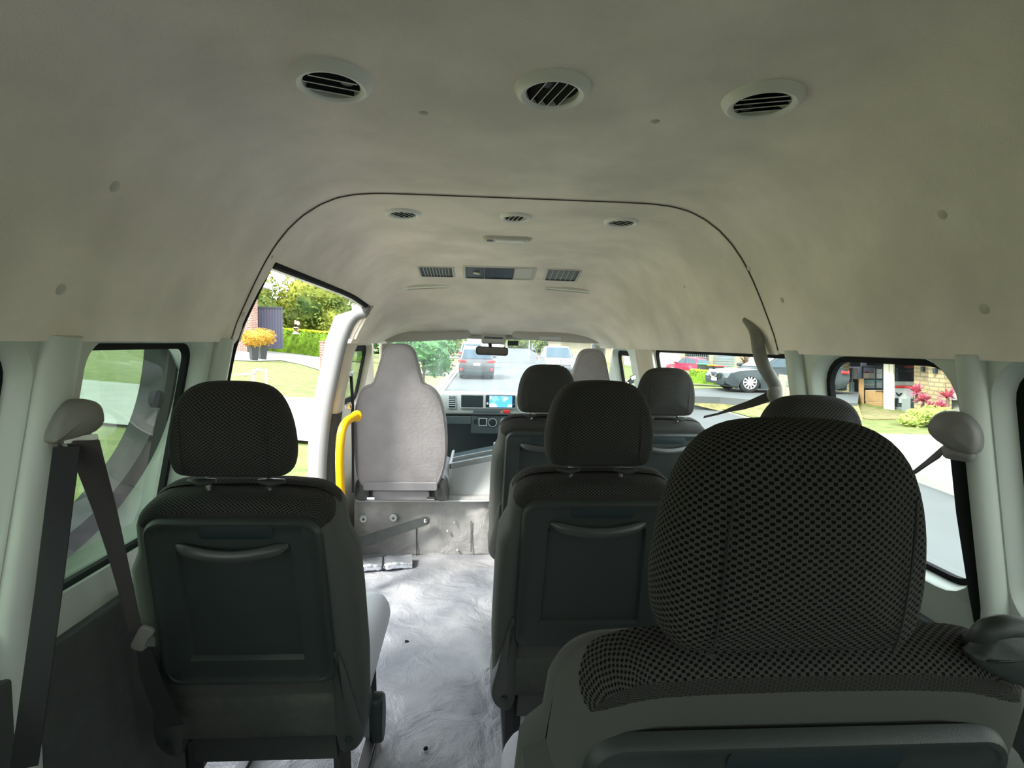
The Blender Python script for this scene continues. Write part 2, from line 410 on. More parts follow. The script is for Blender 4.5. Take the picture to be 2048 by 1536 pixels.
def screenmat():
    m = bpy.data.materials.new('navigation_screen'); m.use_nodes = True; nt = m.node_tree; b = nt.nodes['Principled BSDF']
    t = N(nt, 'ShaderNodeTexCoord'); n = N(nt, 'ShaderNodeTexNoise'); n.inputs['Scale'].default_value = 14; n.inputs['Detail'].default_value = 1
    r = N(nt, 'ShaderNodeValToRGB'); e = r.color_ramp.elements; e[0].color = (.05, .25, .7, 1); e[0].position = .38; e[1].color = (.35, .52, .8, 1); e[1].position = .5
    x = e.new(.66); x.color = (.02, .5, .6, 1)
    nt.links.new(t.outputs['Object'], n.inputs['Vector']); nt.links.new(n.outputs['Fac'], r.inputs[0])
    b.inputs['Base Color'].default_value = (.02, .02, .03, 1); nt.links.new(r.outputs[0], b.inputs['Emission Color']); b.inputs['Emission Strength'].default_value = .75
    b.inputs['Roughness'].default_value = .3; return m
M['screen'] = screenmat()

# ================================================================ VAN SHELL
EZ = 1.25
HP = [(0,.405),(.15,.405),(.30,.405),(.38,.404),(.44,.399),(.49,.388),(.535,.368),(.58,.338),(.62,.300),(.655,.255),(.685,.205),(.715,.145),(.74,.09),(.76,.045),(.775,0)]
SECS = [(-1.3,.405,.775),(1.5,.405,.775),(2.0,.40,.772),(2.3,.392,.765),(2.45,.378,.757),(2.56,.355,.750),(2.68,.328,.742),(2.80,.298,.735),(2.95,.238,.728),(3.10,.170,.72),(3.25,.115,.71),(3.38,.075,.70),(3.46,.055,.695)]
def lerp_tab(tab, y):
    if y <= tab[0][0]: return tab[0][1:]
    for a, b in zip(tab, tab[1:]):
        if y <= b[0]:
            k = (y-a[0])/(b[0]-a[0]); return tuple(p+(q-p)*k for p, q in zip(a[1:], b[1:]))
    return tab[-1][1:]
def hprof(t):
    k = t*(len(HP)-1); i = min(int(k), len(HP)-2); k -= i
    return (HP[i][0]*(1-k)+HP[i+1][0]*k, HP[i][1]*(1-k)+HP[i+1][1]*k)
def cpt(Y, t, drop=0.0):
    h, w = lerp_tab(SECS, Y); x, e = hprof(abs(t)); s = -1 if t < 0 else 1
    return Vector((s*x*w/.775, Y, EZ + e*h/.405 - drop))
def ceil_z(X, Y):
    h, w = lerp_tab(SECS, Y); x = abs(X)*.775/w
    if x >= .775: return EZ-1
    for a, b in zip(HP, HP[1:]):
        if x <= b[0]:
            k = (x-a[0])/(b[0]-a[0]); return EZ + (a[1]+(b[1]-a[1])*k)*h/.405
def PC(px, py):
    d = ray(px, py); d = d/d.y; t = .15
    while t < 3.5:
        p = EYE + d*t
        if p.z >= ceil_z(p.x, p.y): break
        t += .003
    e = .012
    gx = (ceil_z(p.x+e, p.y)-ceil_z(p.x-e, p.y))/(2*e); gy = (ceil_z(p.x, p.y+.03)-ceil_z(p.x, p.y-.03))/.06
    n = Vector((gx, gy, -1)).normalized(); ax = Vector((0, 1, 0)).cross(n)
    ax = Vector((1, 0, 0)); ax = (ax - n*ax.dot(n)).normalized(); ay = n.cross(ax); 
    if ay.y < 0: ay = -ay
    return p, ax, ay, n

def headliner(name, Ys, door=None, drop=0.0):
    mb = MB(); T = 30
    rows = []
    for Y in Ys:
        row = []
        for k in range(-T, T+1):
            t = k/T
            row.append(cpt(Y, t, drop))
        # return lip outward at both lower edges
        a = row[0]; b = row[-1]
        wall = .80 if a.z < EZ+.1 else .86
        row = [Vector((-wall, Y, a.z-.012)), a+Vector((-.006, 0, -.012))] + row + [b+Vector((.006, 0, -.012)), Vector((.80, Y, b.z-.012))]
        rows.append(row)
    n = len(rows[0]); vs = [p for r in rows for p in r]
    jd = 2 + T - round(.70*T)
    fs = [(i*n+j, i*n+j+1, (i+1)*n+j+1, (i+1)*n+j) for i in range(len(rows)-1) for j in range(n-1) if not (door and j < jd and door[0] <= Ys[i] < door[1])]
    mb.add(vs, fs); o = mb.build(name, M['headliner'], ang=60)
    return o
TD = .688   # profile parameter where the sliding-door header starts
Ysr = [-.95 + 2.45*i/24 for i in range(25)] + [1.535]
ceil_r = headliner('ceiling', Ysr)
struct(ceil_r)
Ysf = [1.506, 1.53, 1.5301] + [1.53 + (2.60-1.53)*i/12 for i in range(1, 13)] + [2.6001, 2.64, 2.68, 2.72, 2.76, 2.8, 2.86, 2.92, 2.98, 3.04, 3.1, 3.16, 3.22, 3.3, 3.38, 3.46]
Ysf = [1.506, 1.545] + [1.545 + (2.60-1.545)*i/12 for i in range(1, 13)] + [2.65, 2.70, 2.73, 2.76, 2.8, 2.86, 2.92, 2.98, 3.04, 3.1, 3.16, 3.22, 3.3, 3.38, 3.46]
ceil_f = headliner('ceiling_front', [1.492]+Ysf[1:], door=(1.5449, 2.6999, .70), drop=.004)
struct(ceil_f)
# dark joint line between the two headliner mouldings
mb = MB(); mb.tube([cpt(1.488, k/40, .003) for k in range(-40, 41)], .0015, 6)
struct(mb.build('trim_1', M['joint']))

def WY(px, py, s, out=.0):
    p = PPl(px, py, (s*(.79+out), 0, EZ), (s, 0, .2)); return p.y, p.z-EZ
def WP(Y, e, s, inn=0.0):
    """point on the inside skin of a side wall; inn = distance towards the cabin"""
    x = .79 - .2*max(e, -.50) - inn
    return Vector((s*x, Y, EZ+e))
def hole(y0, y1, e0, e1, r):
    return rrect(y1-y0, e1-e0, r, 6, (y0+y1)/2, (e0+e1)/2)
def wall(name, s, outer, holes):
    bm = bmesh.new()
    for loop in [outer]+holes:
        vs = [bm.verts.new(WP(y, e, s)) for (y, e) in loop]
        for i in range(len(vs)): bm.edges.new((vs[i-1], vs[i]))
    bmesh.ops.triangle_fill(bm, use_beauty=True, use_dissolve=False, edges=bm.edges[:], normal=Vector((s, 0, .2)))
    me = bpy.data.meshes.new(name); bm.to_mesh(me); bm.free(); me.materials.append(M['white'])
    mb = MB(); mb.add([v.co.copy() for v in me.vertices], [tuple(p.vertices) for p in me.polygons])
    bpy.data.meshes.remove(me)
    for loop in holes:   # reveals round the windows
        n = len(loop); vs = []
        for (q, dep) in ((0, 0), (.004, .006), (.012, .045)):
            pts = MB().rings(loop, [(q, 0)], (0,0,0), (1,0,0), (0,1,0), (0,0,1), False, False).v
            for p in pts:
                w = WP(p.x, p.y, s); vs.append(w + Vector((s*dep, 0, 0)))
        mb.add(vs, [(r*n+i, r*n+(i+1) % n, (r+1)*n+(i+1) % n, (r+1)*n+i) for r in range(2) for i in range(n)])
    # lower vertical part
    return mb, name
def window(name, s, loop, glass, band=.012):
    n = len(loop); mb = MB(); vs = []
    for (q, dep) in ((.008, .043), (.010, .036), (.012+band, .036), (.012+band, .05)):
        pts = MB().rings(loop, [(q, 0)], (0,0,0), (1,0,0), (0,1,0), (0,0,1), False, False).v
        for p in pts: vs.append(WP(p.x, p.y, s) + Vector((s*dep, 0, 0)))
    mb.add(vs, [(r*n+i, r*n+(i+1) % n, (r+1)*n+(i+1) % n, (r+1)*n+i) for r in range(3) for i in range(n)])
    o = mb.build(name, M['rubber'], ang=30); struct(o)
    g = MB(); pts = MB().rings(loop, [(.006, 0)], (0,0,0), (1,0,0), (0,1,0), (0,0,1), False, False).v
    g.add([WP(p.x, p.y, s)+Vector((s*.047, 0, 0)) for p in pts], [tuple(range(n))])
    go = g.build('pane', glass, o, smooth=False)
    return o
def lower(mb, s, y0, y1):
    a = [WP(y0, -.50, s), WP(y1, -.50, s), WP(y1, -1.25, s), WP(y0, -1.25, s)]
    mb.add(a, [(0,1,2,3)])

# left wall
L_far = WY(380, 740, -1, .036)[0]; L_near = WY(150, 850, -1)[0]; L_bot = WY(200, 1144, -1, .036)[1]
L3_far = WY(22, 780, -1, .03)[0]
hl = hole(L_near, L_far, L_bot, -.006, .055)
hl3 = hole(-.55, L3_far, L_bot, -.006, .07)
mbw, nm = wall('wall_left', -1, [(-.95, .02), (-.95, -.50), (1.52, -.50), (1.52, .02)], [hl, hl3])
lower(mbw, -1, -.95, 1.52)
struct(mbw.build('wall_left', M['white'], ang=30))
window('window_1', -1, hl, M['glassL']); window('window_2', -1, hl3, M['privacy'])
CL0 = WY(757, 740, -1)[0]; 
hcl = hole(3.02, 3.52, -.40, -.02, .09)
cab_outer = [(2.72, .02), (2.72, -.50), (3.98, -.50), (3.94, -.40), (3.46, .02)]
mbw, nm = wall('wall_left_front', -1, cab_outer, [hcl])
lower(mbw, -1, 2.72, 4.05); struct(mbw.build('wall_front_left', M['cream'], ang=30))
window('window_3', -1, hcl, M['glassL'], .035)
# right wall
A_far = WY(1317, 755, 1, .036)[0]; A_near = WY(1585, 770, 1)[0]; B_far = WY(1648, 770, 1, .036)[0]; B_near = WY(1932, 950, 1)[0]; C_far = WY(2022, 820, 1, .036)[0]
R_bot = WY(1895, 1168, 1, .036)[1]
print('wins', L_far, L_near, L_bot, L3_far, A_far, A_near, B_far, B_near, C_far, R_bot)
ha = hole(A_near, A_far, R_bot, -.004, .05); hb = hole(B_near, B_far, R_bot, -.004, .10); hc = hole(-.55, C_far, R_bot, -.004, .08)
hcr = hole(A_far+.36, 3.52, -.40, -.02, .07)
mbw, nm = wall('wall_right', 1, [(-.95, .02), (-.95, -.50), (3.98, -.50), (3.94, -.40), (3.46, .02)], [ha, hb, hc, hcr])
lower(mbw, 1, -.95, 4.05); struct(mbw.build('wall_right', M['white'], ang=30))
window('window_4', 1, ha, M['glass'], .012); window('window_5', 1, hb, M['glass'], .012); window('window_6', 1, hc, M['privacy'], .022); window('window_7', 1, hcr, M['glass'], .03)

# pressed pillars between the windows
def pillar(s, y, w, e0, e1, m, thick=.02, name='trim_2'):
    pts = [WP(y, e0 + (e1-e0)*k/10, s, thick*.15) for k in range(11)]
    mb = MB(); mb.tube(pts, 1.0, 14, sx=thick, sy=w/2, up=(0, 1, 0)); return struct(mb.build(name, m))
pillar(-1, (L_far+1.50)/2+.01, 1.50-L_far-.03, .0, -1.2, M['white'], .028, 'trim_2')
pillar(-1, (L3_far+L_near)/2-.02, (L_near-L3_far)*.6, .0, -.95, M['white'], .03, 'trim_3')
pillar(1, (A_near+B_far)/2, (A_near-B_far)-.04, .0, -.6, M['white'], .03, 'trim_4')
pillar(1, (B_near+C_far)/2-.01, (B_near-C_far)*.62, .0, -.95, M['white'], .028, 'trim_5')
# lower charcoal trim panels
for s, y1, nme in ((-1, 1.50, 'baseboard_left'), (1, 2.9, 'baseboard_right')):
    mb = MB()
    for (ya, yb) in ((-.93, .15), (.15, y1)):
        pass
    a = [(-.93, -.575), (y1, -.575), (y1, -1.24), (-.93, -1.24)]
    vs = [WP(y, e, s, .022) for y, e in a] + [WP(y, e, s, -.002) for y, e in a]
    mb.add(vs, [(0,1,2,3), (7,6,5,4), (0,4,5,1), (1,5,6,2), (2,6,7,3), (3,7,4,0)])
    struct(mb.build(nme, M['panel'], smooth=False, bevel=.006))
# B pillar in front of the door: cream moulding following the headliner edge
mb = MB()
pts = [(2.79, .0), (2.81, -.10), (2.815, -.22), (2.81, -.38)]
mb.tube(smooth_path([WP(y, e, -1, .01) for y, e in pts]), 1.0, 12, sx=.03, sy=.085, up=(0, 1, 0)); struct(mb.build('trim_6', M['cream']))
mb = MB(); mb.tube([WP(2.805, e, -1, .01) for e in (-.38, -.6, -.9, -1.2)], 1.0, 12, sx=.035, sy=.09, up=(0, 1, 0)); struct(mb.build('trim_7', M['panel']))
mb = MB(); mb.tube(smooth_path([WP(2.80, e, 1, .005) for e in (.0, -.2, -.45)]), 1.0, 12, sx=.03, sy=.13, up=(0, 1, 0)); struct(mb.build('trim_8', M['cream']))
# sliding-door opening: seals and jambs
c0 = cpt(2.70, -.70, .0); c1 = cpt(1.546, -.70, .0)
sealp = [WP(2.70, -1.15, -1, -.005), WP(2.70, -.7, -1, -.005), WP(2.70, -.4, -1, -.0), WP(2.705, -.15, -1, .0), WP(2.70, .0, -1, .005), Vector((-.735, 2.70, EZ+.12)), c0+Vector((-.012, 0, -.03)), c0+Vector((-.012, -.06, -.006))]
mb = MB(); mb.tube(smooth_path(sealp), .019, 10, sy=1.2); 
door_frame = mb.build('door_2', M['greyrubber']); struct(door_frame)
mb = MB(); mb.tube([cpt(1.546+(2.69-1.546)*k/14, -.70)+Vector((-.008, 0, -.004)) for k in range(15)], .013, 8); struct(mb.build('door_3', M['rubber']))
mb = MB(); rear_seal = [c1+Vector((-.02, .0, -.01)), Vector((-.755, 1.535, EZ+.08)), WP(1.53, 0, -1, .0), WP(1.53, -.2, -1), WP(1.53, -.6, -1), WP(1.53, -1.2, -1)]
mb.tube(smooth_path(rear_seal), .014, 8, sy=1.0); struct(mb.build('door_4', M['rubber']))
mb = MB()    # white front jamb and header outside the seal
jp = [WP(2.71, -1.25, -1, 0), WP(2.71, -.45, -1), WP(2.71, -.15, -1), WP(2.71, .0, -1), Vector((-.745, 2.71, EZ+.12)), Vector((c0.x-.01, 2.71, c0.z-.02))]
vs = []; fs = []
for i, p in enumerate(jp):
    vs += [p+Vector((.0, 0, 0)), p+Vector((-.035, -.010, 0)), p+Vector((-.075, -.02, 0)), p+Vector((-.075, .07, 0))]
for i in range(len(jp)-1):
    for k in range(3): fs.append((i*4+k, i*4+k+1, (i+1)*4+k+1, (i+1)*4+k))
mb.add(vs, fs)
hd = [cpt(1.5+(2.74-1.5)*k/12, -.70)+Vector((-.014, 0, -.012)) for k in range(13)]
vs = []
for p in hd: vs += [p, p+Vector((-.016, 0, -.004)), p+Vector((-.030, 0, .02)), p+Vector((-.04, 0, .25))]
mb.add(vs, [(4*k+i, 4*k+i+1, 4*k+i+5, 4*k+i+4) for k in range(12) for i in range(3)])
struct(mb.build('trim_9', M['jamb'], ang=30))
mb = MB(); vs = []
for k in range(13):
    p_ = cpt(2.704, -.70 - .30*k/12, -.006); vs += [p_ + Vector((.02, 0, 0)), Vector((min(p_.x-.02, -.74), 2.704, p_.z))]
mb.add(vs, [(2*k, 2*k+1, 2*k+3, 2*k+2) for k in range(12)]); struct(mb.build('trim_16', M['cream'], smooth=False))
mb = MB()    # rear jamb
jp = [WP(1.52, -1.25, -1, 0), WP(1.52, -.45, -1), WP(1.52, 0, -1), Vector((-.76, 1.52, EZ+.12)), Vector((c1.x-.02, 1.52, c1.z))]
vs = []; fs = []
for p in jp: vs += [p, p+Vector((-.05, 0, 0)), p+Vector((-.05, -.06, 0))]
for i in range(len(jp)-1):
    for k in range(2): fs.append((i*3+k, i*3+k+1, (i+1)*3+k+1, (i+1)*3+k))
mb.add(vs, fs); struct(mb.build('trim_10', M['white'], ang=30))
# rear wall (closed tailgate), floor, cab floor, firewall
mb = MB()
for a_, b_ in (((-.9, -1.0, 0), (.9, -.95, .78)), ((-.9, -1.0, 1.30), (.9, -.95, 1.68)), ((-.9, -1.0, .78), (-.62, -.95, 1.30)), ((.62, -1.0, .78), (.9, -.95, 1.30))): mb.box(a_, b_)
struct(mb.build('wall_rear', M['beltcover'], smooth=False))
mb = MB(); mb.add([(-.62, -.98, .78), (.62, -.98, .78), (.62, -.98, 1.30), (-.62, -.98, 1.30)], [(0,1,2,3)]); struct(mb.build('window_9', M['privacy'], smooth=False))
def sheet(name, x0, x1, y0, y1, z, m, nx=2, ny=2):
    mb = MB(); vs = [(x0+(x1-x0)*i/nx, y0+(y1-y0)*j/ny, z) for j in range(ny+1) for i in range(nx+1)]
    mb.add(vs, [(j*(nx+1)+i, j*(nx+1)+i+1, (j+1)*(nx+1)+i+1, (j+1)*(nx+1)+i) for j in range(ny) for i in range(nx)]); return mb.build(name, m, smooth=False)
# wrinkled vinyl floor as displaced grid
mb = MB(); nx, ny = 70, 110; vs = []
def hsh(x, y):
    from mathutils import noise
    return noise.noise(Vector((x, y, 3.3)))
for j in range(ny+1):
    for i in range(nx+1):
        x = -.88+1.76*i/nx; y = -.95+4.02*j/ny
        r1 = 1-abs(hsh(x*3.2+y*1.3, y*2.6)); r2 = 1-abs(hsh(x*6.5-y*2+9, y*5.0+4))
        amp = max(0.0, min(1.0, (y-1.2)/.8))*.8+.2
        vs.append((x, y, -.004 + amp*(.010*max(0, r1-.72)/.28 + .0045*max(0, r2-.7)/.3)))
mb.add(vs, [(j*(nx+1)+i, j*(nx+1)+i+1, (j+1)*(nx+1)+i+1, (j+1)*(nx+1)+i) for j in range(ny) for i in range(nx)])
struct(mb.build('floor', M['floor'], ang=180))
mb = MB(); mb.box((-.9, -.95, -.62), (.9, 3.05, -.02)); struct(mb.build('floor_chassis', M['dark'], smooth=False))
mb = MB(); mb.box((-.9, 3.1, -.05), (.9, 4.1, .0)); mb.box((-.9, 4.06, 0), (.9, 4.12, .86)); struct(mb.build('wall_front', M['dashlow'], smooth=False))

# windscreen
H = 3.46; wz0 = EZ-.42
mb = MB(); mb.add([(-.70, H, EZ+.045), (.70, H, EZ+.045), (.80, 4.02, wz0), (-.80, 4.02, wz0)], [(0,1,2,3)])
ws = struct(mb.build('window_8', M['wind'], smooth=False))
for s in (-1, 1):
    mb = MB(); mb.tube([(s*.70, H-.02, EZ+.04), (s*.75, 3.72, EZ-.19), (s*.80, 4.0, EZ-.43)], 1, 10, sx=.045, sy=.03, up=(0, 1, 0)); struct(mb.build('trim_11', M['visor']))
mb = MB(); mb.tube([(-.70, H, EZ+.045), (.70, H, EZ+.045)], .02, 8); struct(mb.build('trim_12', M['visor']))

# riser and engine-cover platform under the front seats
mb = MB()
def bumpy(x): return .02*math.exp(-((x-.0)/.12)**2)
top = []; N_ = 40
prof = [(3.04, .0), (3.035, .12), (3.04, .26), (3.035, .315), (3.015, .325), (3.01, .338), (3.03, .350), (3.10, .352), (3.4, .352), (4.06, .352)]
vs = []
for i in range(N_+1):
    x = -.80 + 1.62*i/N_
    lift = .0 if x < .02 else .05*min(1, (x-.02)/.18)**1.0*(1 if x > .02 else 0)
    lift = .055*(1/(1+math.exp(-(x-.08)/.035)))
    for k, (y, z) in enumerate(prof):
        vs.append((x, y + (.008*math.sin(x*21)+.006*math.sin(x*47+1) if k in (1, 2) else 0), z + (lift if k > 2 else 0)))
n = len(prof); mb.add(vs, [(i*n+k, (i+1)*n+k, (i+1)*n+k+1, i*n+k+1) for i in range(N_) for k in range(n-1)])
plat = struct(mb.build('wall_step_riser', M['riser'], ang=50))
mb = MB(); mb.box((-.81, 3.045, 0), (-.79, 3.6, .34)); struct(mb.build('trim_13', M['riser'], smooth=False))
mb = MB()    # vinyl seams, piping and stud washers on the riser
mb.tube([PY(833, y, 3.028) for y in (1052, 1080, 1114)], .003, 6); mb.tube([PY(942, y, 3.028) for y in (1042, 1070, 1104)], .003, 6)
struct(mb.build('trim_14', M['panel']))
def lippath(x): return .055*(1/(1+math.exp(-(x-.08)/.035)))
mb = MB(); mb.tube([(-.79+1.5*i/40, 3.008, .330+lippath(-.79+1.5*i/40)) for i in range(41)], .006, 8); struct(mb.build('trim_15', M['console']))

# ================================================================ CEILING FITTINGS
def place(p, ax, ay, n):
    return lambda x, y, d: p + ax*x + ay*y + n*d
def circ(r, n=40): return [(r*math.cos(2*math.pi*k/n), r*math.sin(2*math.pi*k/n)) for k in range(n)]
def round_vent(px, py, rad, ang, label, group, fins=4):
    p, ax, ay, n = PC(px, py)
    t = thing('round_air_vent', label, 'air vent', p, group)
    ri = rad*.70
    mb = MB(); c = circ(rad)
    # ring: inset outline profile
    mb.rings(c, [(-.004, -.004), (0, .004), (.003, .010), (.010, .0145), (rad-ri-.003, .013), (rad-ri, .010), (rad-ri, .0)], p, ax, ay, n, False, False)
    mb.build('ring', M['ventring'], t)
    mb = MB(); mb.rings(circ(ri), [(0, .0012), (.0005, .0014)], p, ax, ay, n, False, True); mb.build('recess', M['rubber'], t)  # no real hole: flat black disc paints the shade inside the vent
    ca, sa = math.cos(ang), math.sin(ang); fx = ax*ca + ay*sa; fy = -ax*sa + ay*ca
    for k in range(fins):
        off = (k-(fins-1)/2)*ri*1.5/fins; half = math.sqrt(max(1e-6, (ri*.97)**2 - off*off))
        mb = MB(); q = p + fy*off
        vs = [q-fx*half+n*.010, q+fx*half+n*.010, q+fx*half*.98+n*.002+fy*.008, q-fx*half*.98+n*.002+fy*.008]
        vs += [v+fy*.0016 for v in vs]
        mb.add(vs, [(0,1,2,3), (7,6,5,4), (0,4,5,1), (1,5,6,2), (2,6,7,3), (3,7,4,0)]); mb.build('fin', M['rubber'], t, smooth=False)
        mb = MB(); mb.tube([vs[0]+n*.001, vs[1]+n*.001], .0008, 5); mb.build('fin_edge', M['ventring'], t)
    k_ = p - fx*ri*.55 - n*.002
    mb = MB(); mb.rings(circ(ri*.26, 14), [(0, .001), (0, .007), (.002, .009)], p - fx*ri*.5 + fy*ri*.35, ax, ay, n); mb.build('tab', M['dark'], t)
g1 = 'three large round vents across the rear roof lining'; g2 = 'three round vents across the front roof lining'
round_vent(663, 158, .062, .35+math.pi, 'large round grey air vent in the rear ceiling, left one, ring lit pale', g1, 3)
round_vent(1105, 175, .060, 1.85, 'large round grey air vent in the middle of the rear ceiling, slats almost upright', g1, 4)
round_vent(1525, 196, .062, -.35, 'large round grey air vent in the rear ceiling, right one, slats turned shut', g1, 4)
g3 = g2
round_vent(806, 423, .058, 1.0, 'small-looking round vent just ahead of the ceiling joint, left of its row', g2, 4)
round_vent(1032, 430, .052, 1.8, 'round vent just ahead of the ceiling joint, above the dome lamp', g2, 4)
round_vent(1243, 440, .058, .5, 'round vent just ahead of the ceiling joint, right of its row, slats tilted', g2, 4)
# trim clips (buttons) in the lining
clips = [(228,372,.011,'near the left side of the rear ceiling, upper one'), (120,578,.011,'on the left roof flank above the left belt pillar'),
 (847,225,.009,'between the left and middle large round vents'), (1310,242,.009,'between the middle and right large round vents'),
 (1887,428,.011,'near the right side of the rear ceiling, upper one'), (1970,617,.011,'on the right roof flank above the right belt pillar'),
 (543,513,.009,'beside the left end of the ceiling joint, upper one'), (485,628,.009,'beside the left end of the ceiling joint, lower one'),
 (1498,537,.009,'beside the right end of the ceiling joint'), (1370,573,.009,'on the front lining right of the roof outlets'), (1565,600,.008,'right of the ceiling joint, above the hanging belt bracket')]
for (px, py, r, wh) in clips:
    p, ax, ay, n = PC(px, py); mb = MB(); mb.rings(circ(r, 20), [(-.002, -.002), (0, .001), (.003, .0028), (r*.6, .004)], p, ax, ay, n, False, True)
    o = mb.build('trim_clip', M['beige']); tag(o, 'beige plastic trim clip ' + wh, 'trim clip', 'trim clips holding the roof lining')
p, ax, ay, n = PC(1035, 397); mb = MB(); mb.rings(circ(.009, 16), [(0, -.001), (.002, .0012)], p, ax, ay, n, False, True)
tag(mb.build('lining_hole', M['dark']), 'small black disc for a hole in the ceiling right behind the joint line', 'screw cap')  # flat dark disc drawn in place of a hole in the lining

# dome lamp
p, ax, ay, n = PC(1014, 473)
t = thing('dome_lamp', 'slim white dome lamp on the front ceiling below the middle vent', 'lamp', p)
mb = MB(); mb.rings(rrect(.185, .06, .028, 6), [(0, -.003), (0, .008), (.006, .016), (.012, .017)], p, ax, ay, n, False, True); mb.build('housing', M['beige'], t)
mb = MB(); mb.rings(rrect(.115, .042, .018, 6, .016), [(0, .014), (0, .019), (.005, .023)], p, ax, ay, n, False, True); mb.build('lens', M['dome'], t)
mb = MB(); mb.rings(rrect(.026, .03, .004, 3, -.063), [(0, .014), (0, .018), (.002, .019)], p, ax, ay, n, False, True); mb.build('switch', M['shell2'], t)

# overhead outlets
def outlet(px0, px1, py0, py1, label, kind):
    pa, ax, ay, n = PC((px0+px1)/2, (py0+py1)/2)
    w = (PC(px1, (py0+py1)/2)[0]-PC(px0, (py0+py1)/2)[0]).length; h = (PC((px0+px1)/2, py0)[0]-PC((px0+px1)/2, py1)[0]).length
    t = thing('overhead_air_outlet', label, 'air vent', pa, 'rectangular outlets in the front roof lining')
    mb = MB(); mb.rings(rrect(w, h, .012, 4), [(0, -.003), (0, .006), (.004, .009), (.012, .009), (.013, .003)], pa, ax, ay, n, False, True); mb.build('housing', M['beige'], t)
    def cell(cx, cw, fins, m):
        q = pa + ax*cx
        mb = MB(); mb.rings(rrect(cw, h-.03, .005, 3), [(-.002, .0035), (-.002, .0095), (0, .0095), (.001, .0060)], q, ax, ay, n, False, True); f = mb.build('recess', m, t)
        for k in range(fins):
            x = (k-(fins-1)/2)*(cw*.9/fins); mb = MB()
            mb.box((x-.0013, -(h-.034)/2, .0060), (x+.0013, (h-.034)/2, .0085), Matrix((( ax.x, ay.x, n.x, q.x), (ax.y, ay.y, n.y, q.y), (ax.z, ay.z, n.z, q.z), (0, 0, 0, 1))))
            mb.build('fin', M['beige'] if kind != 'c' else M['shell2'], f, smooth=False)
        return f
    if kind == 'l': cell(0, w*.82, 9, M['dark'])
    if kind == 'c':
        cell(-w*.33, w*.24, 0, M['shell2']); cell(0.0, w*.38, 9, M['dark']); cell(w*.335, w*.24, 0, M['beige'])
        mb = MB(); q = pa-ax*w*.30; mb.tube([q+n*.006-ax*.02, q+n*.012+ax*.01], .006, 8); mb.build('knob', M['ventring'], t)
    if kind == 'r':
        f = cell(0, w*.82, 5, M['shell2'])
outlet(836, 910, 530, 552, 'beige overhead air outlet with dark slots, left of three ahead of the dome lamp', 'l')
outlet(926, 1071, 531, 557, 'wide beige overhead panel with a slider, slats and a tray, the middle of three', 'c')
outlet(1088, 1160, 536, 560, 'beige overhead air outlet with closed flap, right of three ahead of the dome lamp', 'r')
for (px, py, lab) in ((841, 571, 'long shallow beige roof grip below the left overhead outlet'), (1146, 577, 'long shallow beige roof grip below the right overhead outlet')):
    p, ax, ay, n = PC(px, py); t = thing('roof_grip', lab, 'grip', p, 'roof grips above the front seats')
    mb = MB(); mb.rings(rrect(.30, .046, .016, 5), [(0, -.002), (0, .010), (.004, .014), (.009, .014), (.010, .008)], p, ax, ay, n, False, True); mb.build('rim', M['beige'], t)
    mb = MB(); mb.rings(rrect(.24, .012, .005, 3, 0, -.004), [(0, .006), (0, .014), (.003, .016)], p, ax, ay, n, False, True); mb.build('bar', M['ventring'], t)

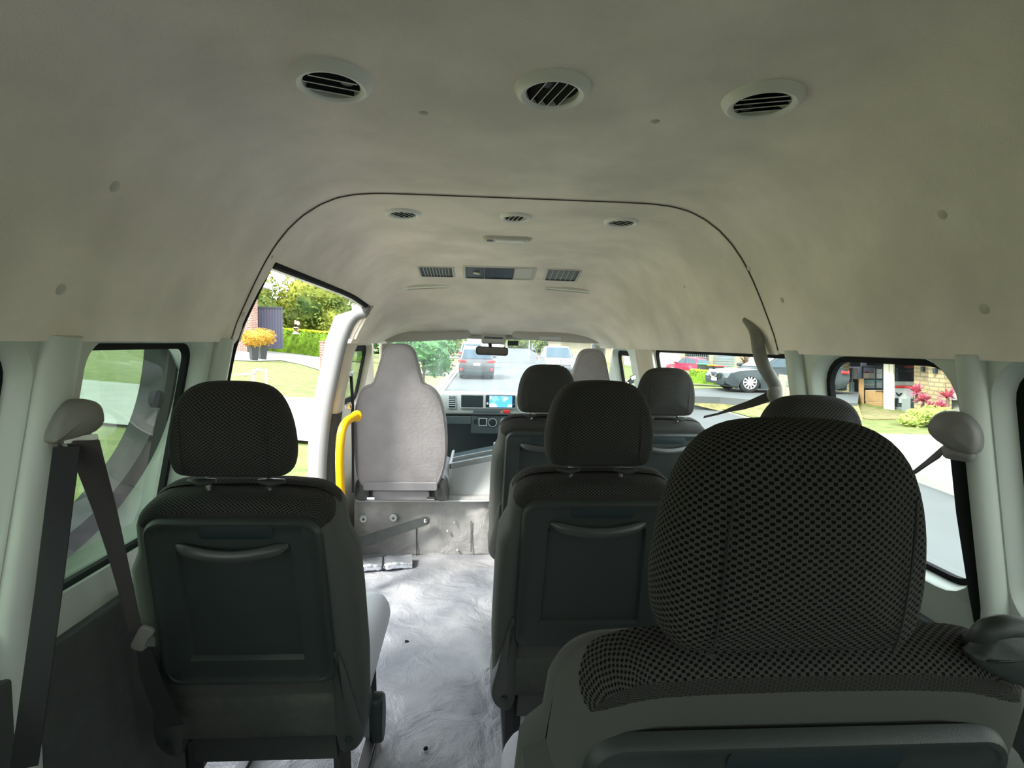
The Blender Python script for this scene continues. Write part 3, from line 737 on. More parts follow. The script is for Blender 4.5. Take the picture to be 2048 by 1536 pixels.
# ================================================================ SEATS
def backrest_outline(w, h, r=.07):
    wb = w*.545; wt = w*.475; wm = w*.537
    half = [(0, 0), (wb*.6, 0), (wb-.02, .0), (wb, .03), (wb+.004, h*.25), (wm+.004, h*.55), (wm-.002, h*.74), (wt+.004, h-r*1.6)]
    for k in range(1, 8):
        a = math.radians(90*k/7); half.append((wt-r*.9*(1-math.cos(a)), h-r*.75*(1-math.sin(a)) - .012*(1-k/7)))
    half += [(wt*.45, h+.004), (0, h+.006)]
    return mirror_outline(half)
HEAD = [(0, 0), (.45, 0), (.74, .004), (.87, .03), (.95, .09), (.99, .19), (1, .31), (.985, .44), (.95, .58), (.885, .72), (.79, .84), (.66, .93), (.50, .98), (.30, 1.0), (0, 1.005)]
def passenger_seat(label, x, y, w, tilt=12, fine=True, side='l', legs=True, panel=True, hy=0.0, hx=0.0, fdrop=0.0, thin=0.0, rr=.07, pto=.036, ztop=.925, hw=.25, hh=.205, htop=1.163, group='grey cloth passenger seats'):
    """x,y: centre of the backrest's top rear edge"""
    t = thing('passenger_seat', label, 'seat', (x, y+.13, 0), group)
    K = M['knitfine'] if fine else M['knit']
    a = math.radians(tilt); az = Vector((0, -math.sin(a), math.cos(a))); n = Vector((0, -math.cos(a), -math.sin(a)))  # n points back to the camera
    h = .60; top = Vector((x, y, ztop)); base = top - az*h; bx = base + Vector((0, .045, 0))
    ax = Vector((1, 0, 0)); o = backrest_outline(w, h, rr)
    # rear shell of the backrest (plain fabric) and the patterned front cushion that wraps over the top
    mb = MB(); mb.rings(o, [('s', .2, .034), ('s', .72, .034), ('s', .86, .042), (.022, .043), (.009, .034), (.002, .018), (0, 0), (0, -.035+thin)], bx, ax, az, n, True, thin > 0)
    fs = len(mb.f)
    mb.build('backrest', M['backfab'], t)
    mb = MB(); mb.rings(backrest_outline(w-.006, h+.004-fdrop), [(0, -.030), (-.003, -.045), (0, -.07), (.012, -.09), (.03, -.098), ('s', .3, -.10)], bx, ax, az, n, False, True); mb.build('front_cushion', M['backfab'], t)
    if panel:
        # moulded rear panel with a recessed tray
        pw = w-.075; ph = .405; oc = [(px_, py_) for (px_, py_) in rrect(pw, ph, .035, 6, 0, h-pto-ph/2)]
        oc = [((px_*(1 + .06*((h-pto-py_)/ph-.5)), py_)) for px_, py_ in oc]
        mb = MB(); mb.rings(oc, [(-.006, .040), (-.002, .050), (.002, .054), (.008, .054), (.011, .0515), (.030, .0515), ('s', .80, .0515), ('s', .77, .041), ('s', .3, .040)], bx, ax, az, n, False, True)
        mb.build('rear_panel', M['shell'], t)
        # grip bar, with a flat dark patch painting the shade of a hollow above
        hz = h-pto-.052; hwid = pw*.62
        pts = [bx + ax*(hwid*(k/12-.5)) + az*(hz - .012*math.sin(math.pi*k/12)) + n*(.052+.022*math.sin(math.pi*k/12)**.6) for k in range(13)]
        mb = MB(); mb.tube(pts, [.004]+[.0095]*11+[.004], 10, sy=1.3); mb.build('grip', M['shell2'], t)
        mb = MB(); mb.rings(rrect(hwid*.66, .03, .01, 4, .01, hz+.03), [(0, .053), (.002, .0535)], bx, ax, az, n, False, True); mb.build('grip_hollow_shade', M['dark'], t)
    # lower skirt and recliner covers
    mb = MB(); mb.rings(rrect(w-.03, .13, .02, 4, 0, .05), [(.0, -.02), (0, .03), (.006, .042), (.014, .046), ('s', .6, .047)], bx, ax, az, n, True, True); mb.build('skirt', M['plain'], t)
    for s in (-1, 1):
        oc = smooth_outline([(0, -.06), (.05, -.055), (.075, .0), (.055, .09), (.04, .19), (.022, .25), (.006, .24), (0, .12)], 2)
        oc = [(s*px_ + s*(w/2-.045), py_) for px_, py_ in oc]
        if s < 0: oc = oc[::-1]
        mb = MB(); mb.rings(oc, [(0, -.05), (0, .035), (.004, .046), (.012, .05)], bx, ax, az, n, True, True); c = mb.build('recliner_cover', M['shell2'], t)
        mb = MB(); mb.rings(circ(.009, 14), [(0, .048), (0, .052), (.003, .053)], bx + ax*(s*(w/2-.012)) - az*.01, ax, az, n, False, True); mb.build('screw', M['dark'], c)
    # seat cushion
    mb = MB(); mb.rings(rrect(w+.03, .47, .06, 6), puff(.05, .06, .012, 4, 2, .12), (x, y+.36, .385), (1, 0, 0), (0, 1, .10), (0, 0, 1)); mb.build('seat_cushion', M['cush'], t)
    mb = MB(); mb.rings(rrect(w-.03, .40, .04, 4), [(0, -.04), (0, .04)], (x, y+.36, .30), (1, 0, 0), (0, 1, .1), (0, 0, 1)); mb.build('cushion_tray', M['shell2'], t)
    if legs:
        for s in (-1, 1):
            lx = x+s*(w/2-.04)
            for (ya, yb) in ((.17, .19), (.48, .52)):
                mb = MB(); mb.tube([(lx, y+ya, .30), (lx, y+(ya+yb)/2, .15), (lx, y+yb, .01)], .021, 4); mb.build('leg', M['black'], t)
            mb = MB(); mb.box((lx-.018, y+.10, -.004), (lx+.018, y+.60, .014)); mb.build('floor_rail', M['black'], t, smooth=False, bevel=.003)
    # recliner lever on the aisle side
    s = -1 if side == 'l' else 1
    if side:
        mb = MB(); mb.tube(smooth_path([(x+s*(w/2+.01), y+.22, .36), (x+s*(w/2+.035), y+.23, .345), (x+s*(w/2+.045), y+.25, .29), (x+s*(w/2+.04), y+.25, .24)]), [.012]+[.018]*20, 10, sx=1.2, sy=.8) if False else mb.rings(smooth_outline([(-.03, -.07), (.03, -.07), (.035, .03), (.0, .07), (-.03, .05)], 2), [(0, -.012), (0, .008), (.005, .014)], (x+s*(w/2+.035), y+.24, .29), (0, 1, 0), (0, 0, 1), (s, 0, 0)); mb.build('buckle_stalk', M['dark'], t)
    # headrest
    hb = htop - hh
    cy = y - .018 + hy + .062
    hz_ = Vector((0, -math.sin(a*.35), math.cos(a*.35))); hn = Vector((0, -math.cos(a*.35), -math.sin(a*.35)))
    oc = mirror_outline([(u*hw/2, v*hh) for u, v in HEAD])
    oc = smooth_outline(oc, 1)
    mb = MB(); mb.rings(oc, puff(.022, .040, .024, 6, 7), (x+hx, cy, hb), ax, hz_, hn); hr = mb.build('headrest', K, t, ang=180)
    for s in (-1, 1):
        mb = MB(); mb.tube([(x+hx+s*.062, cy+.01, hb+.02), (x+hx+s*.062, cy+.012, hb-.045)], .0065, 8); mb.build('post', M['chrome'], hr)
        mb = MB(); mb.tube([(x+hx+s*.070-.028, cy+.0, hb-.012), (x+hx+s*.070, cy-.004, hb-.015), (x+hx+s*.070+.028, cy, hb-.012)], [.005, .013, .006], 10, sy=.75); mb.build('post_guide', M['shell2'], hr)
    # vertical seam on headrest sides
    for s in (-1, 1):
        sm = []
        for k in range(15):
            v = .08+.66*k/14
            # outline half width at v
            u = 1
            for (u0, v0), (u1, v1) in zip(HEAD, HEAD[1:]):
                if v0 <= v <= v1 and v1 > v0: u = u0+(u1-u0)*(v-v0)/(v1-v0)
            sm.append(Vector((x+hx, cy, hb)) + ax*(s*hw/2*(.66-.10*v**4)) + hz_*(v*hh) + hn*(.0535-.004*(v-.5)**2*4) - hn*(.012*max(0, (abs(v-.5)*2)**6)))
        mb = MB(); mb.tube(sm, .0012, 5); mb.build('seam', M['belt2'], hr)
    return t
passenger_seat('single grey passenger seat by the left wall, belt hanging at its left', -.590, 1.06, .43, side='r', htop=1.163, hw=.246, hh=.197, hx=-.004)
passenger_seat('grey seat beside the aisle in the middle row, behind the largest headrest', .192, 1.19, .44, side=None, htop=1.168, hw=.262, hh=.205)
passenger_seat('grey window seat in the middle row, mostly hidden, its headrest at the right window', .665, 1.12, .40, side=None, htop=1.147)
passenger_seat('grey aisle seat in the row right behind the driver, pale lit left flank', .190, 2.16, .42, side=None, htop=1.166)
passenger_seat('grey seat by the right window in the row right behind the driver', .695, 2.14, .42, side=None, htop=1.163, panel=True)
near = passenger_seat('nearest grey seat in the right foreground with the largest knit headrest', .235, .455, .520, fdrop=.07, thin=.03, pto=.090, ztop=.964, fine=False, side=None, legs=False, hw=.256, hh=.222, htop=1.186, rr=.09, hy=-.015, hx=-.034)


# ---------------------------------------------------------------- front seats
def ppts(lst, Y): return [PY(px, py, Y) for px, py in lst]
FSO = [(712,962),(708,905),(707,850),(711,815),(722,779),(732,770),(747,766),(753,750),(763,719),(770,698),(781,688),(800,686),(819,688),(832,700),(838,722),(846,755),(850,766),(864,771),(878,785),(888,810),(894,850),(895,900),(891,935),(880,965),(868,984),(735,984)]
def front_seat(label, Yd, mapf, sc=1.0):
    pts = [mapf(PY(px, py, 2.93)) for px, py in FSO]
    cx = sum(p.x for p in pts)/len(pts); zb = min(p.z for p in pts)
    t = thing('front_seat', label, 'seat', (cx, Yd, zb), 'high-backed vinyl front seats')
    o2 = [(p.x-cx, p.z-zb) for p in pts]; o2 = smooth_outline(o2, 2)
    a = 0
    for i in range(len(o2)): a += o2[i-1][0]*o2[i][1]-o2[i][0]*o2[i-1][1]
    if a < 0: o2 = o2[::-1]
    az = Vector((0, -.10, 1)).normalized(); n = Vector((0, -1, -.10)).normalized()
    mb = MB(); mb.rings(o2, [('s', .2, -.09), ('s', .8, -.09), (.03, -.08), (.008, -.06), (0, -.03), (.0, .0), (.002, .012), (.006, .017), (.012, .019), ('s', .85, .020), ('s', .3, .022)], (cx, Yd+.03, zb), (1, 0, 0), az, n)
    b = mb.build('backrest', M['vinyl'], t, ang=35)
    mb = MB(); mb.rings([(p[0], p[1]) for p in o2], [(.010, .0172), (.012, .0205), (.015, .0185)], (cx, Yd+.03, zb), (1, 0, 0), az, n, False, False); mb.build('piping', M['vinyl2'], b)
    w = max(p[0] for p in o2)-min(p[0] for p in o2)
    mb = MB(); mb.rings(rrect(w*.80, .05, .012, 4, -.005, .035), [(0, .01), (0, .026), (.004, .030)], (cx, Yd+.03, zb), (1, 0, 0), az, n); mb.build('lower_flap', M['vinyl2'], t)
    mb = MB(); mb.rings(rrect(w*.62, .06, .015, 4, -.005, -.028), [(0, -.03), (0, .0), (.004, .005)], (cx, Yd+.03, zb), (1, 0, 0), az, n); mb.build('lower_bracket', M['vinyl2'], t)
    for s in (-1, 1):
        mb = MB(); mb.rings(smooth_outline([(-.02, -.06), (.055, -.06), (.06, -.01), (.045, .07), (.0, .08), (-.025, .02)], 2) if s > 0 else smooth_outline([(.02, -.06), (-.055, -.06), (-.06, -.01), (-.045, .07), (0, .08), (.025, .02)][::-1], 2), [(0, -.05), (0, .005), (.006, .01)], (cx+s*w*.40, Yd+.03, zb), (1, 0, 0), az, n); mb.build('hinge_cover', M['shell2'], t)
        mb = MB(); mb.tube([(cx+s*w*.36, Yd-.005, zb-.035), (cx+s*w*.28, Yd-.01, zb-.033)], .010, 8); mb.build('hinge_pin', M['chrome'], t)
    mb = MB(); mb.rings(rrect(w+.02, .46, .06, 6), puff(.05, .06, .01, 4, 2), (cx, Yd+.33, zb+.02), (1, 0, 0), (0, 1, .08), (0, 0, 1)); mb.build('seat_cushion', M['vinyl'], t)
    mb = MB(); mb.box((cx-w*.4, Yd+.05, .345), (cx+w*.4, Yd+.5, zb)); mb.build('base', M['dark'], t, smooth=False, bevel=.01)
    return t
front_seat('grey vinyl front passenger seat with tapered integral head rest, left of the console', 2.93, lambda p: p)
p0 = PY(800, 686, 2.93); p1 = PY(1180, 696, 3.12)
front_seat("driver's seat back seen between two rear headrests, dark grey", 3.12, lambda p: Vector((p1.x+(p.x-p0.x)*.92, p.y, p1.z+(p.z-p0.z)*.95)))

# ---------------------------------------------------------------- dashboard
DY = 3.80
t = thing('dashboard', 'grey dashboard under the windscreen with vents, screen and dark lower half', 'dashboard', (0, DY, .3))
ztop = EZ-.362
mb = MB(); prf = [(DY+.02, ztop-.165), (DY-.02, ztop-.15), (DY-.025, ztop-.02), (DY-.012, ztop+.002), (DY+.02, ztop+.008), (4.03, ztop-.01), (4.05, ztop-.18)]
vs = [(x, y, z) for x in (-.83, .83) for y, z in prf]; k = len(prf)
mb.add(vs, [(i, i+1, k+i+1, k+i) for i in range(k-1)] + [tuple(range(k-1, -1, -1)), tuple(range(k, 2*k))]); mb.build('upper_panel', M['dash'], t, bevel=.008)
mb = MB(); prf = [(DY+.03, .0), (DY+.16, .10), (DY+.12, .40), (DY+.0, ztop-.26), (DY-.005, ztop-.16), (4.04, ztop-.16), (4.04, .0)]
vs = [(x, y, z) for x in (-.83, .83) for y, z in prf]; k = len(prf)
mb.add(vs, [(i, i+1, k+i+1, k+i) for i in range(k-1)] + [tuple(range(k-1, -1, -1)), tuple(range(k, 2*k))]); mb.build('lower_panel', M['dashlow'], t, bevel=.01)
def dq(px, py): return PY(px, py, DY-.027)
def face_box(x0, y0, x1, y1, d0, d1, name, m, parent, r=.006):
    a = dq(x0, y0); b = dq(x1, y1); w = abs(b.x-a.x); h = abs(a.z-b.z); c = (a+b)/2
    mb = MB(); mb.rings(rrect(w, h, min(r, h/3), 4), [(0, -d0), (0, d1-.002), (.002, d1)], (c.x, DY-.025, c.z), (1, 0, 0), (0, 0, 1), (0, -1, 0), False, True); return mb.build(name, m, parent)
v = face_box(896, 789, 912, 817, .0, .004, 'dash_vent', M['silver'], t); face_box(897.5, 790.5, 910.5, 815, .0, .006, 'vent_recess', M['dark'], v, .002)
for i in range(6): face_box(897.5, 791.5+i*3.7, 910.5, 793+i*3.7, 0, .010, 'vent_fin', M['silver'], v, .001)
f = face_box(920, 787, 1031, 818, .0, .005, 'centre_bezel', M['silver'], t, .012)
face_box(922.5, 790, 966, 814.5, 0, .008, 'storage_box_lid', M['dark'], t, .004)
r_ = face_box(971.5, 790, 1030, 815, 0, .009, 'radio', M['dark'], t, .003)
face_box(979, 791.5, 1024, 814.5, 0, .011, 'screen', M['screen'], r_, .002)
mb = MB(); q = dq(975, 807); mb.rings(circ(.008, 14), [(0, 0), (0, .02), (.002, .022)], (q.x, DY-.025, q.z), (1, 0, 0), (0, 0, 1), (0, -1, 0), False, True); mb.build('radio_knob', M['silver'], r_)
mb = MB(); q = dq(1027, 810); mb.rings(circ(.010, 14), [(0, 0), (0, .02), (.002, .022)], (q.x, DY-.025, q.z), (1, 0, 0), (0, 0, 1), (0, -1, 0), False, True); mb.build('radio_knob', M['dark'], r_)
face_box(946, 820, 999, 826, 0, .003, 'cup_holder_lid', M['dashmid'], t, .003); face_box(1006, 820, 1020, 826.5, 0, .008, 'hazard_button', M['red'], t, .006)
def low_box(x0, y0, x1, y1, d, name, m, parent, r=.006):
    a = PY(x0, y0, DY-.01); b = PY(x1, y1, DY-.01); c = (a+b)/2
    mb = MB(); mb.rings(rrect(abs(b.x-a.x), abs(a.z-b.z), r, 4), [(0, -.03), (0, d-.002), (.002, d)], (c.x, DY-.004, c.z), (1, 0, 0), (0, 0, 1), (0, -1, 0), False, True); return mb.build(name, m, parent)
low_box(892, 832, 942, 848, .012, 'glove_box_lid', M['dashmid'], t)
hc_ = low_box(942, 831, 1040, 868, .006, 'heater_panel', M['dashmid'], t)
low_box(957.5, 836, 974, 852, .010, 'switch_frame', M['silver'], hc_, .004); low_box(959, 837, 972, 850, .012, 'blank_switch', M['dark'], hc_, .003)
for (kx, rr) in ((985, .030), (1010, .034)):
    q = PY(kx, 845, DY-.01); mb = MB(); mb.rings(circ(rr, 24), [(0, 0), (0, .008), (.005, .010)], (q.x, DY-.004, q.z), (1, 0, 0), (0, 0, 1), (0, -1, 0), False, True); kn = mb.build('heater_dial', M['dark'], hc_)
    mb = MB(); mb.tube([(q.x+rr*math.cos(a/12*6.283), DY-.014, q.z+rr*math.sin(a/12*6.283)) for a in range(13)], .0022, 6); mb.build('dial_ring', M['silver'], hc_)
low_box(948, 838, 954, 846, .012, 'small_switch', M['dark'], hc_, .003)

# console between the front seats
t = thing('centre_console', 'pale grey centre console with open tray and cup recesses between front seats', 'console', (.0, 3.2, .35))
c = [PY(897, 905, 3.32), PY(920, 902, 3.4), PY(985, 893, 3.4), PY(985, 965, 3.1), PY(940, 968, 3.1), PY(902, 958, 3.1)]
x0, x1 = -.27, .02
def cons_ring(z, g, yf, yb): return [(x0-g*.3, yb, z), (x1+g, yb, z), (x1+g, yf, z), (x0-g*.3, yf, z)]
mb = MB()
lv = [(.34, .03, 3.62, 3.06), (.43, .012, 3.62, 3.10), (.485, .0, 3.60, 3.14)]
vs = [p for z, g, yf, yb in lv for p in cons_ring(z, g, yf, yb)]
vs = [(x, y, z + (.06*(x-x0)/(x1-x0) if z > .45 else 0)) for x, y, z in vs]
mb.add(vs, [(i*4+j, i*4+(j+1) % 4, (i+1)*4+(j+1) % 4, (i+1)*4+j) for i in range(2) for j in range(4)]); mb.build('body', M['console'], t, bevel=.02, seg=3)
Mx = Matrix(((1,0,0,0),(0,1,0,0),(.06/.29,0,1,0),(0,0,0,1)))
def cbox(a, b, name, m, bev=.004):
    mb = MB(); z0 = .06*(-x0)/.29
    mb.box(a, b); mb.v = [Vector((p.x, p.y, p.z + .06*(p.x-x0)/.29)) for p in mb.v]; return mb.build(name, m, t, smooth=False, bevel=bev)
cbox((x0, 3.20, .47), (x1, 3.60, .485), 'tray_floor', M['dashmid'])
cbox((x0-.005, 3.195, .47), (x0+.012, 3.61, .507), 'tray_rim', M['console']); cbox((x0, 3.195, .47), (x1+.005, 3.21, .507), 'tray_rim', M['console'])
cbox((x1-.01, 3.195, .47), (x1+.008, 3.61, .507), 'tray_rim', M['console']); cbox((x0, 3.36, .47), (x1, 3.37, .507), 'tray_divider', M['console']); cbox((x0, 3.595, .47), (x1, 3.61, .47), 'tray_rim', M['console'])
mb = MB(); mb.rings(rrect(.10, .05, .008, 4, -.19, 3.285), [(0, 0), (.002, .004)], (0, 0, .495), (1, 0, .2), (0, 1, 0), (0, 0, 1)); mb.build('cup_recess', M['dark'], t)
# visors, mirror, header console
def visor(pts, Y, label):
    P3 = ppts(pts, Y); c = sum(P3, Vector())/len(P3); t = thing('sun_visor', label, 'sun visor', c, 'sun visors folded up over the windscreen')
    o2 = [(p.x-c.x, p.z-c.z) for p in P3]; a = sum(o2[i-1][0]*o2[i][1]-o2[i][0]*o2[i-1][1] for i in range(len(o2)))
    if a < 0: o2 = o2[::-1]
    o2 = smooth_outline(o2, 2)
    mb = MB(); mb.rings(o2, puff(.008, .010, .002, 3, 2), c, (1, 0, 0), Vector((0, .25, 1)).normalized(), Vector((0, -1, .25)).normalized()); b = mb.build('panel', M['visor'], t)
    mb = MB(); mb.tube([(P3[0].x, Y-.004, max(p.z for p in P3)-.0), (P3[0].x+(.03 if P3[0].x > 0 else -.03), Y+.02, max(p.z for p in P3)+.02)], .005, 6); mb.build('hinge_arm', M['dark'], t)
    return t
visor([(764,669),(775,664),(925,661),(941,663),(943,675),(925,679),(790,685),(768,684)], 3.36, 'grey sun visor over the left half of the windscreen')
v = visor([(1023,665),(1035,662),(1100,664),(1195,673),(1207,678),(1204,688),(1150,686),(1025,678)], 3.36, 'grey sun visor over the right half of the windscreen, with a paper label')
mb = MB(); p = PY(1100, 676, 3.345); mb.box((p.x-.07, 3.343, p.z-.012), (p.x+.07, 3.345, p.z+.008)); mb.build('label_strip', M['whitep'], v, smooth=False)
p = PY(984, 702, 3.34)
t = thing('rear_view_mirror', 'dark rounded interior mirror hanging at the top of the windscreen', 'mirror', p)
mb = MB(); mb.rings(rrect(.205, .054, .018, 5), [(0, -.014), (.0, .004), (.003, .007), (.005, .0065)], p, (1, 0, -.02), (0, .1, 1), (0, -1, .1)); mb.build('housing', M['dark'], t)
mb = MB(); mb.rings(rrect(.192, .042, .014, 5), [(0, .0065), (.001, .008)], p, (1, 0, -.02), (0, .1, 1), (0, -1, .1), False, True); mb.build('glass', M['mirror'], t)
mb = MB(); q = PY(979, 682, 3.38); mb.tube([p+Vector((-.01, .01, .02)), q+Vector((0, 0, -.0)), q+Vector((0, .03, .03))], [.012, .014, .012], 8); mb.build('stem', M['black'], t)
p = PY(987, 678, 3.36); t = thing('header_console', 'small grey map-lamp console above the interior mirror', 'lamp', p)
mb = MB(); mb.rings(rrect(.155, .05, .015, 5), [(0, -.02), (.0, .01), (.01, .018)], p, (1, 0, -.02), (0, .5, 1), (0, -1, .4)); mb.build('housing', M['visor'], t)
mb = MB(); mb.rings(rrect(.12, .014, .005, 3), [(0, .016), (.002, .0205)], p, (1, 0, -.02), (0, .5, 1), (0, -1, .4)); mb.build('lens', M['dashmid'], t)
p = PY(1026, 686, 3.40); mb = MB(); mb.rings(rrect(.068, .032, .004, 3), [(0, -.02), (0, .012), (.002, .014)], p, (1, 0, 0), (0, 0, 1), (0, -1, 0)); tag(mb.build('dash_camera', M['dark']), 'small black box camera at the windscreen top right of the mirror', 'camera')

# ---------------------------------------------------------------- yellow handrail, strap, foil roll, loose bits
hr_ = [PY(713, 832, 2.70), PY(706, 835, 2.66), PY(696, 840, 2.62), PY(686, 852, 2.56), PY(681, 875, 2.53), PY(679, 920, 2.52), PY(681, 980, 2.52), PY(686, 1040, 2.52), PY(696, 1125, 2.52)]
t = thing('grab_rail', 'bright yellow bent grab rail at the front edge of the door opening', 'handrail', hr_[-1])
mb = MB(); mb.tube(smooth_path(hr_, 3), .0205, 14); mb.build('rail', M['yellow'], t)
mb = MB(); mb.rings(circ(.028, 18), [(0, -.01), (0, .006), (.004, .01)], hr_[0], (1, 0, 0), (0, 0, 1), (0, -1, 0)); mb.build('end_flange', M['yellow'], t)
a = PY(703, 1090, 2.96); b = PY(851, 1041, 2.985)
t = thing('flat_strut', 'flat dark bar bolted slantwise across the riser below the front seat', 'bar', a)
d = (b-a).normalized(); w = d.cross(Vector((0, 1, 0))).normalized()
mb = MB(); mb.rings([(-.02, -.030), ((b-a).length, -.026), ((b-a).length+.018, -.02), ((b-a).length+.028, 0), ((b-a).length+.018, .02), ((b-a).length, .026), (-.02, .030)], [(0, 0), (0, .008)], a, d, w if w.z > 0 else -w, (0, -1, 0)); mb.build('bar', M['panel'], t, smooth=False, bevel=.002)
for q in (a+d*.03, b+d*.002):
    mb = MB(); mb.rings(circ(.011, 16), [(0, .006), (0, .013), (.004, .016)], q, (1, 0, 0), (0, 0, 1), (0, -1, 0)); mb.build('bolt', M['chrome'], t)
for (px, py, lb) in ((727, 1038, 'left'), (787, 1036, 'right')):
    q = PY(px, py, 3.026); mb = MB(); mb.rings(circ(.022, 20), [(0, -.01), (.0, .004), (.006, .009), (.010, .006)], q, (1, 0, 0), (0, 0, 1), (0, -1, 0), False, True)
    t = mb.build('fixing_stud', M['console']); tag(t, 'round vinyl covered fixing stud on the riser, the %s of two' % lb, 'stud', 'fixing studs on the riser'); OFF[t.name] = Vector()
    mb = MB(); mb.rings(circ(.006, 12), [(0, .005), (0, .011)], q, (1, 0, 0), (0, 0, 1), (0, -1, 0)); mb.build('screw', M['dark'], t)
for (px, py, lb) in ((909, 1045, 'the uppermost of three right of the strut'), (895, 1062, 'the middle one of three right of the strut'), (915, 1100, 'the lowest of three, near the floor')):
    q = PY(px, py, 3.026); mb = MB(); mb.rings(circ(.006, 10), [(0, -.005), (.0, .004), (.002, .006)], q, (1, 0, 0), (0, 0, 1), (0, -1, 0), False, True)
    tag(mb.build('rivet', M['whitep']), 'small pale rivet on the riser vinyl, ' + lb, 'rivet', 'rivets on the riser')
a = PZ(690, 1132, .022); b = PZ(824, 1122, .026); 
t = thing('folded_sunshade', 'silver folded windscreen sunshade lying on the floor against the riser', 'sunshade', (a+b)/2)
mb = MB(); o2 = rrect(.12, .040, .018, 4); mb2 = []
L = (b-a).length; d = (b-a).normalized(); sd = Vector((-d.y, d.x, 0))
prof = []
for i in range(25):
    k = i/24; s_ = 1 + .03*math.sin(i*2.1) - (.14 if 13 <= i <= 14 else 0); prof.append((k, s_))
vs = []; fs = []; n = len(o2)
for (k, s_) in prof:
    for (u, v_) in o2: vs.append(a + d*(L*k) + sd*(u*s_) + Vector((0, 0, v_*s_ + .003*math.sin(u*90+k*16))))
fs = [(i*n+j, i*n+(j+1) % n, (i+1)*n+(j+1) % n, (i+1)*n+j) for i in range(24) for j in range(n)] + [tuple(range(n-1, -1, -1)), tuple(range(24*n, 25*n))]
mb.add(vs, fs); mb.build('foil', M['foil'], t)
mb = MB(); q = a + d*(L*.56); mb.tube([q+sd*u*.98+Vector((0, 0, v_*.98)) for u, v_ in o2+[o2[0]]], .004, 6); mb.build('band', M['black'], t)
# floor bolt plate under the single seat, two dark debris
q = PZ(515, 1492, .01); t = thing('seat_anchor_plate', 'bright steel anchor plate with hex bolt on the floor under the single seat', 'bracket', q)
mb = MB(); mb.rings(rrect(.10, .035, .015, 4), [(0, 0), (0, .005), (.001, .006)], q, (.92, .38, 0), (-.38, .92, 0), (0, 0, 1)); mb.build('plate', M['chrome'], t)
mb = MB(); mb.rings(circ(.010, 6), [(0, .005), (0, .016)], q+Vector((-.02, -.01, 0)), (1, 0, 0), (0, 1, 0), (0, 0, 1)); mb.build('bolt', M['steel'], t, smooth=False)

for (px, py, lb) in ((851, 1497, 'near the bottom of the aisle'), (813, 1283, 'beside the single seat cushion')):
    q = PZ(px, py, .008); mb = MB(); blobmesh(mb, q, (.009, .006, .005), .25, 8, 5, seed=px); tag(mb.build('debris', M['rubber'], smooth=False), 'tiny black speck of debris on the aisle floor ' + lb, 'debris')
# ---------------------------------------------------------------- seat belts
def ribbon(pts, ws, wd, th=.0015):
    mb = MB(); vs = []; n = len(pts)
    for i, p in enumerate(pts):
        w = Vector(wd[i] if isinstance(wd, list) else wd).normalized()*ws[i]/2
        t = (Vector(pts[min(i+1, n-1)])-Vector(pts[max(i-1, 0)])).normalized(); nn = t.cross(w).normalized()*th
        p = Vector(p); vs += [p-w-nn, p+w-nn, p+w+nn, p-w+nn]
    fs = [(i*4+k, i*4+(k+1) % 4, (i+1)*4+(k+1) % 4, (i+1)*4+k) for i in range(n-1) for k in range(4)] + [(3,2,1,0), tuple(range((n-1)*4, n*4))]
    return mb.add(vs, fs)
def PW(px, py, s, inn):
    p = PPl(px, py, (s*(.79-inn), 0, EZ), (s, 0, .2))
    return p if p.z > EZ-.50 else PX(px, py, s*(.89-inn))
def blob(o2, c, ax, az, n, d, m, name, t, r=.012): 
    mb = MB(); mb.rings(o2, puff(r, d, r*.5, 4, 3), c, ax, az, n); return mb.build(name, m, t, ang=180)
# left belt
q = PW(150, 858, -1, .05)
t = thing('seat_belt', 'grey seat belt hanging from the left wall pillar beside the single seat', 'seat belt', q)
YV = Vector((.45, .9, 0)).normalized(); NV = Vector((.9, -.45, 0)).normalized()
blob(smooth_outline([(-.038, -.036), (.040, -.020), (.040, .028), (.012, .040), (-.018, .038), (-.042, -.018)], 2), q+Vector((0, 0, .012)), YV, Vector((0, 0, 1)), NV, .020, M['beltcover'], 'anchor_cover', t, .010)
q2 = PW(148, 893, -1, .05); mb = MB(); mb.tube([q2+YV*(.028*math.cos(a))+Vector((0, 0, .012+.022*math.sin(a))) for a in [math.radians(x) for x in range(180, 361, 15)]], .009, 8); mb.build('guide_loop', M['beltcover'], t)
mb = MB(); mb.rings(rrect(.05, .010, .003, 3), [(0, -.004), (0, .004)], PW(160, 877, -1, .065), YV, (0, 0, 1), NV); mb.build('steel_slot', M['steel'], t)
b = ribbon([PY(x, y, Y) for x, y, Y in ((134, 893, .885), (120, 1000, .875), (98, 1180, .86), (76, 1340, .845), (62, 1440, .835), (48, 1536, .825))], [.036]*6, (1, .3, 0)); b.build('retractor_webbing', M['belt2'], t)
pp = [(166, 882, .90, .045), (184, 940, .94, .042), (210, 1020, .98, .036), (232, 1100, 1.02, .030), (252, 1180, 1.05, .026), (272, 1262, 1.08, .022)]
ribbon([PY(x, y, Y) for x, y, Y, w in pp], [w for *_, w in pp], (1, .25, 0)).build('webbing', M['belt'], t)
q = PY(286, 1276, 1.08); blob(rrect(.03, .055, .010, 4), q, Vector((.85, .2, -.5)).normalized(), Vector((.45, 0, .9)).normalized(), (0, -1, 0), .006, M['beltcover'], 'tongue', t, .004)
mb = MB(); mb.box(tuple(q+Vector((.004, -.004, -.016))), tuple(q+Vector((.026, 0, .004)))); mb.build('tongue_blade', M['steel'], t, smooth=False)
pp = [(288, 1298, 1.08, .026), (300, 1350, 1.09, .035), (322, 1400, 1.10, .040), (345, 1452, 1.12, .042)]
ribbon([PY(x, y, Y) for x, y, Y, w in pp], [w for *_, w in pp], (1, .25, 0)).build('lap_webbing', M['belt2'], t)
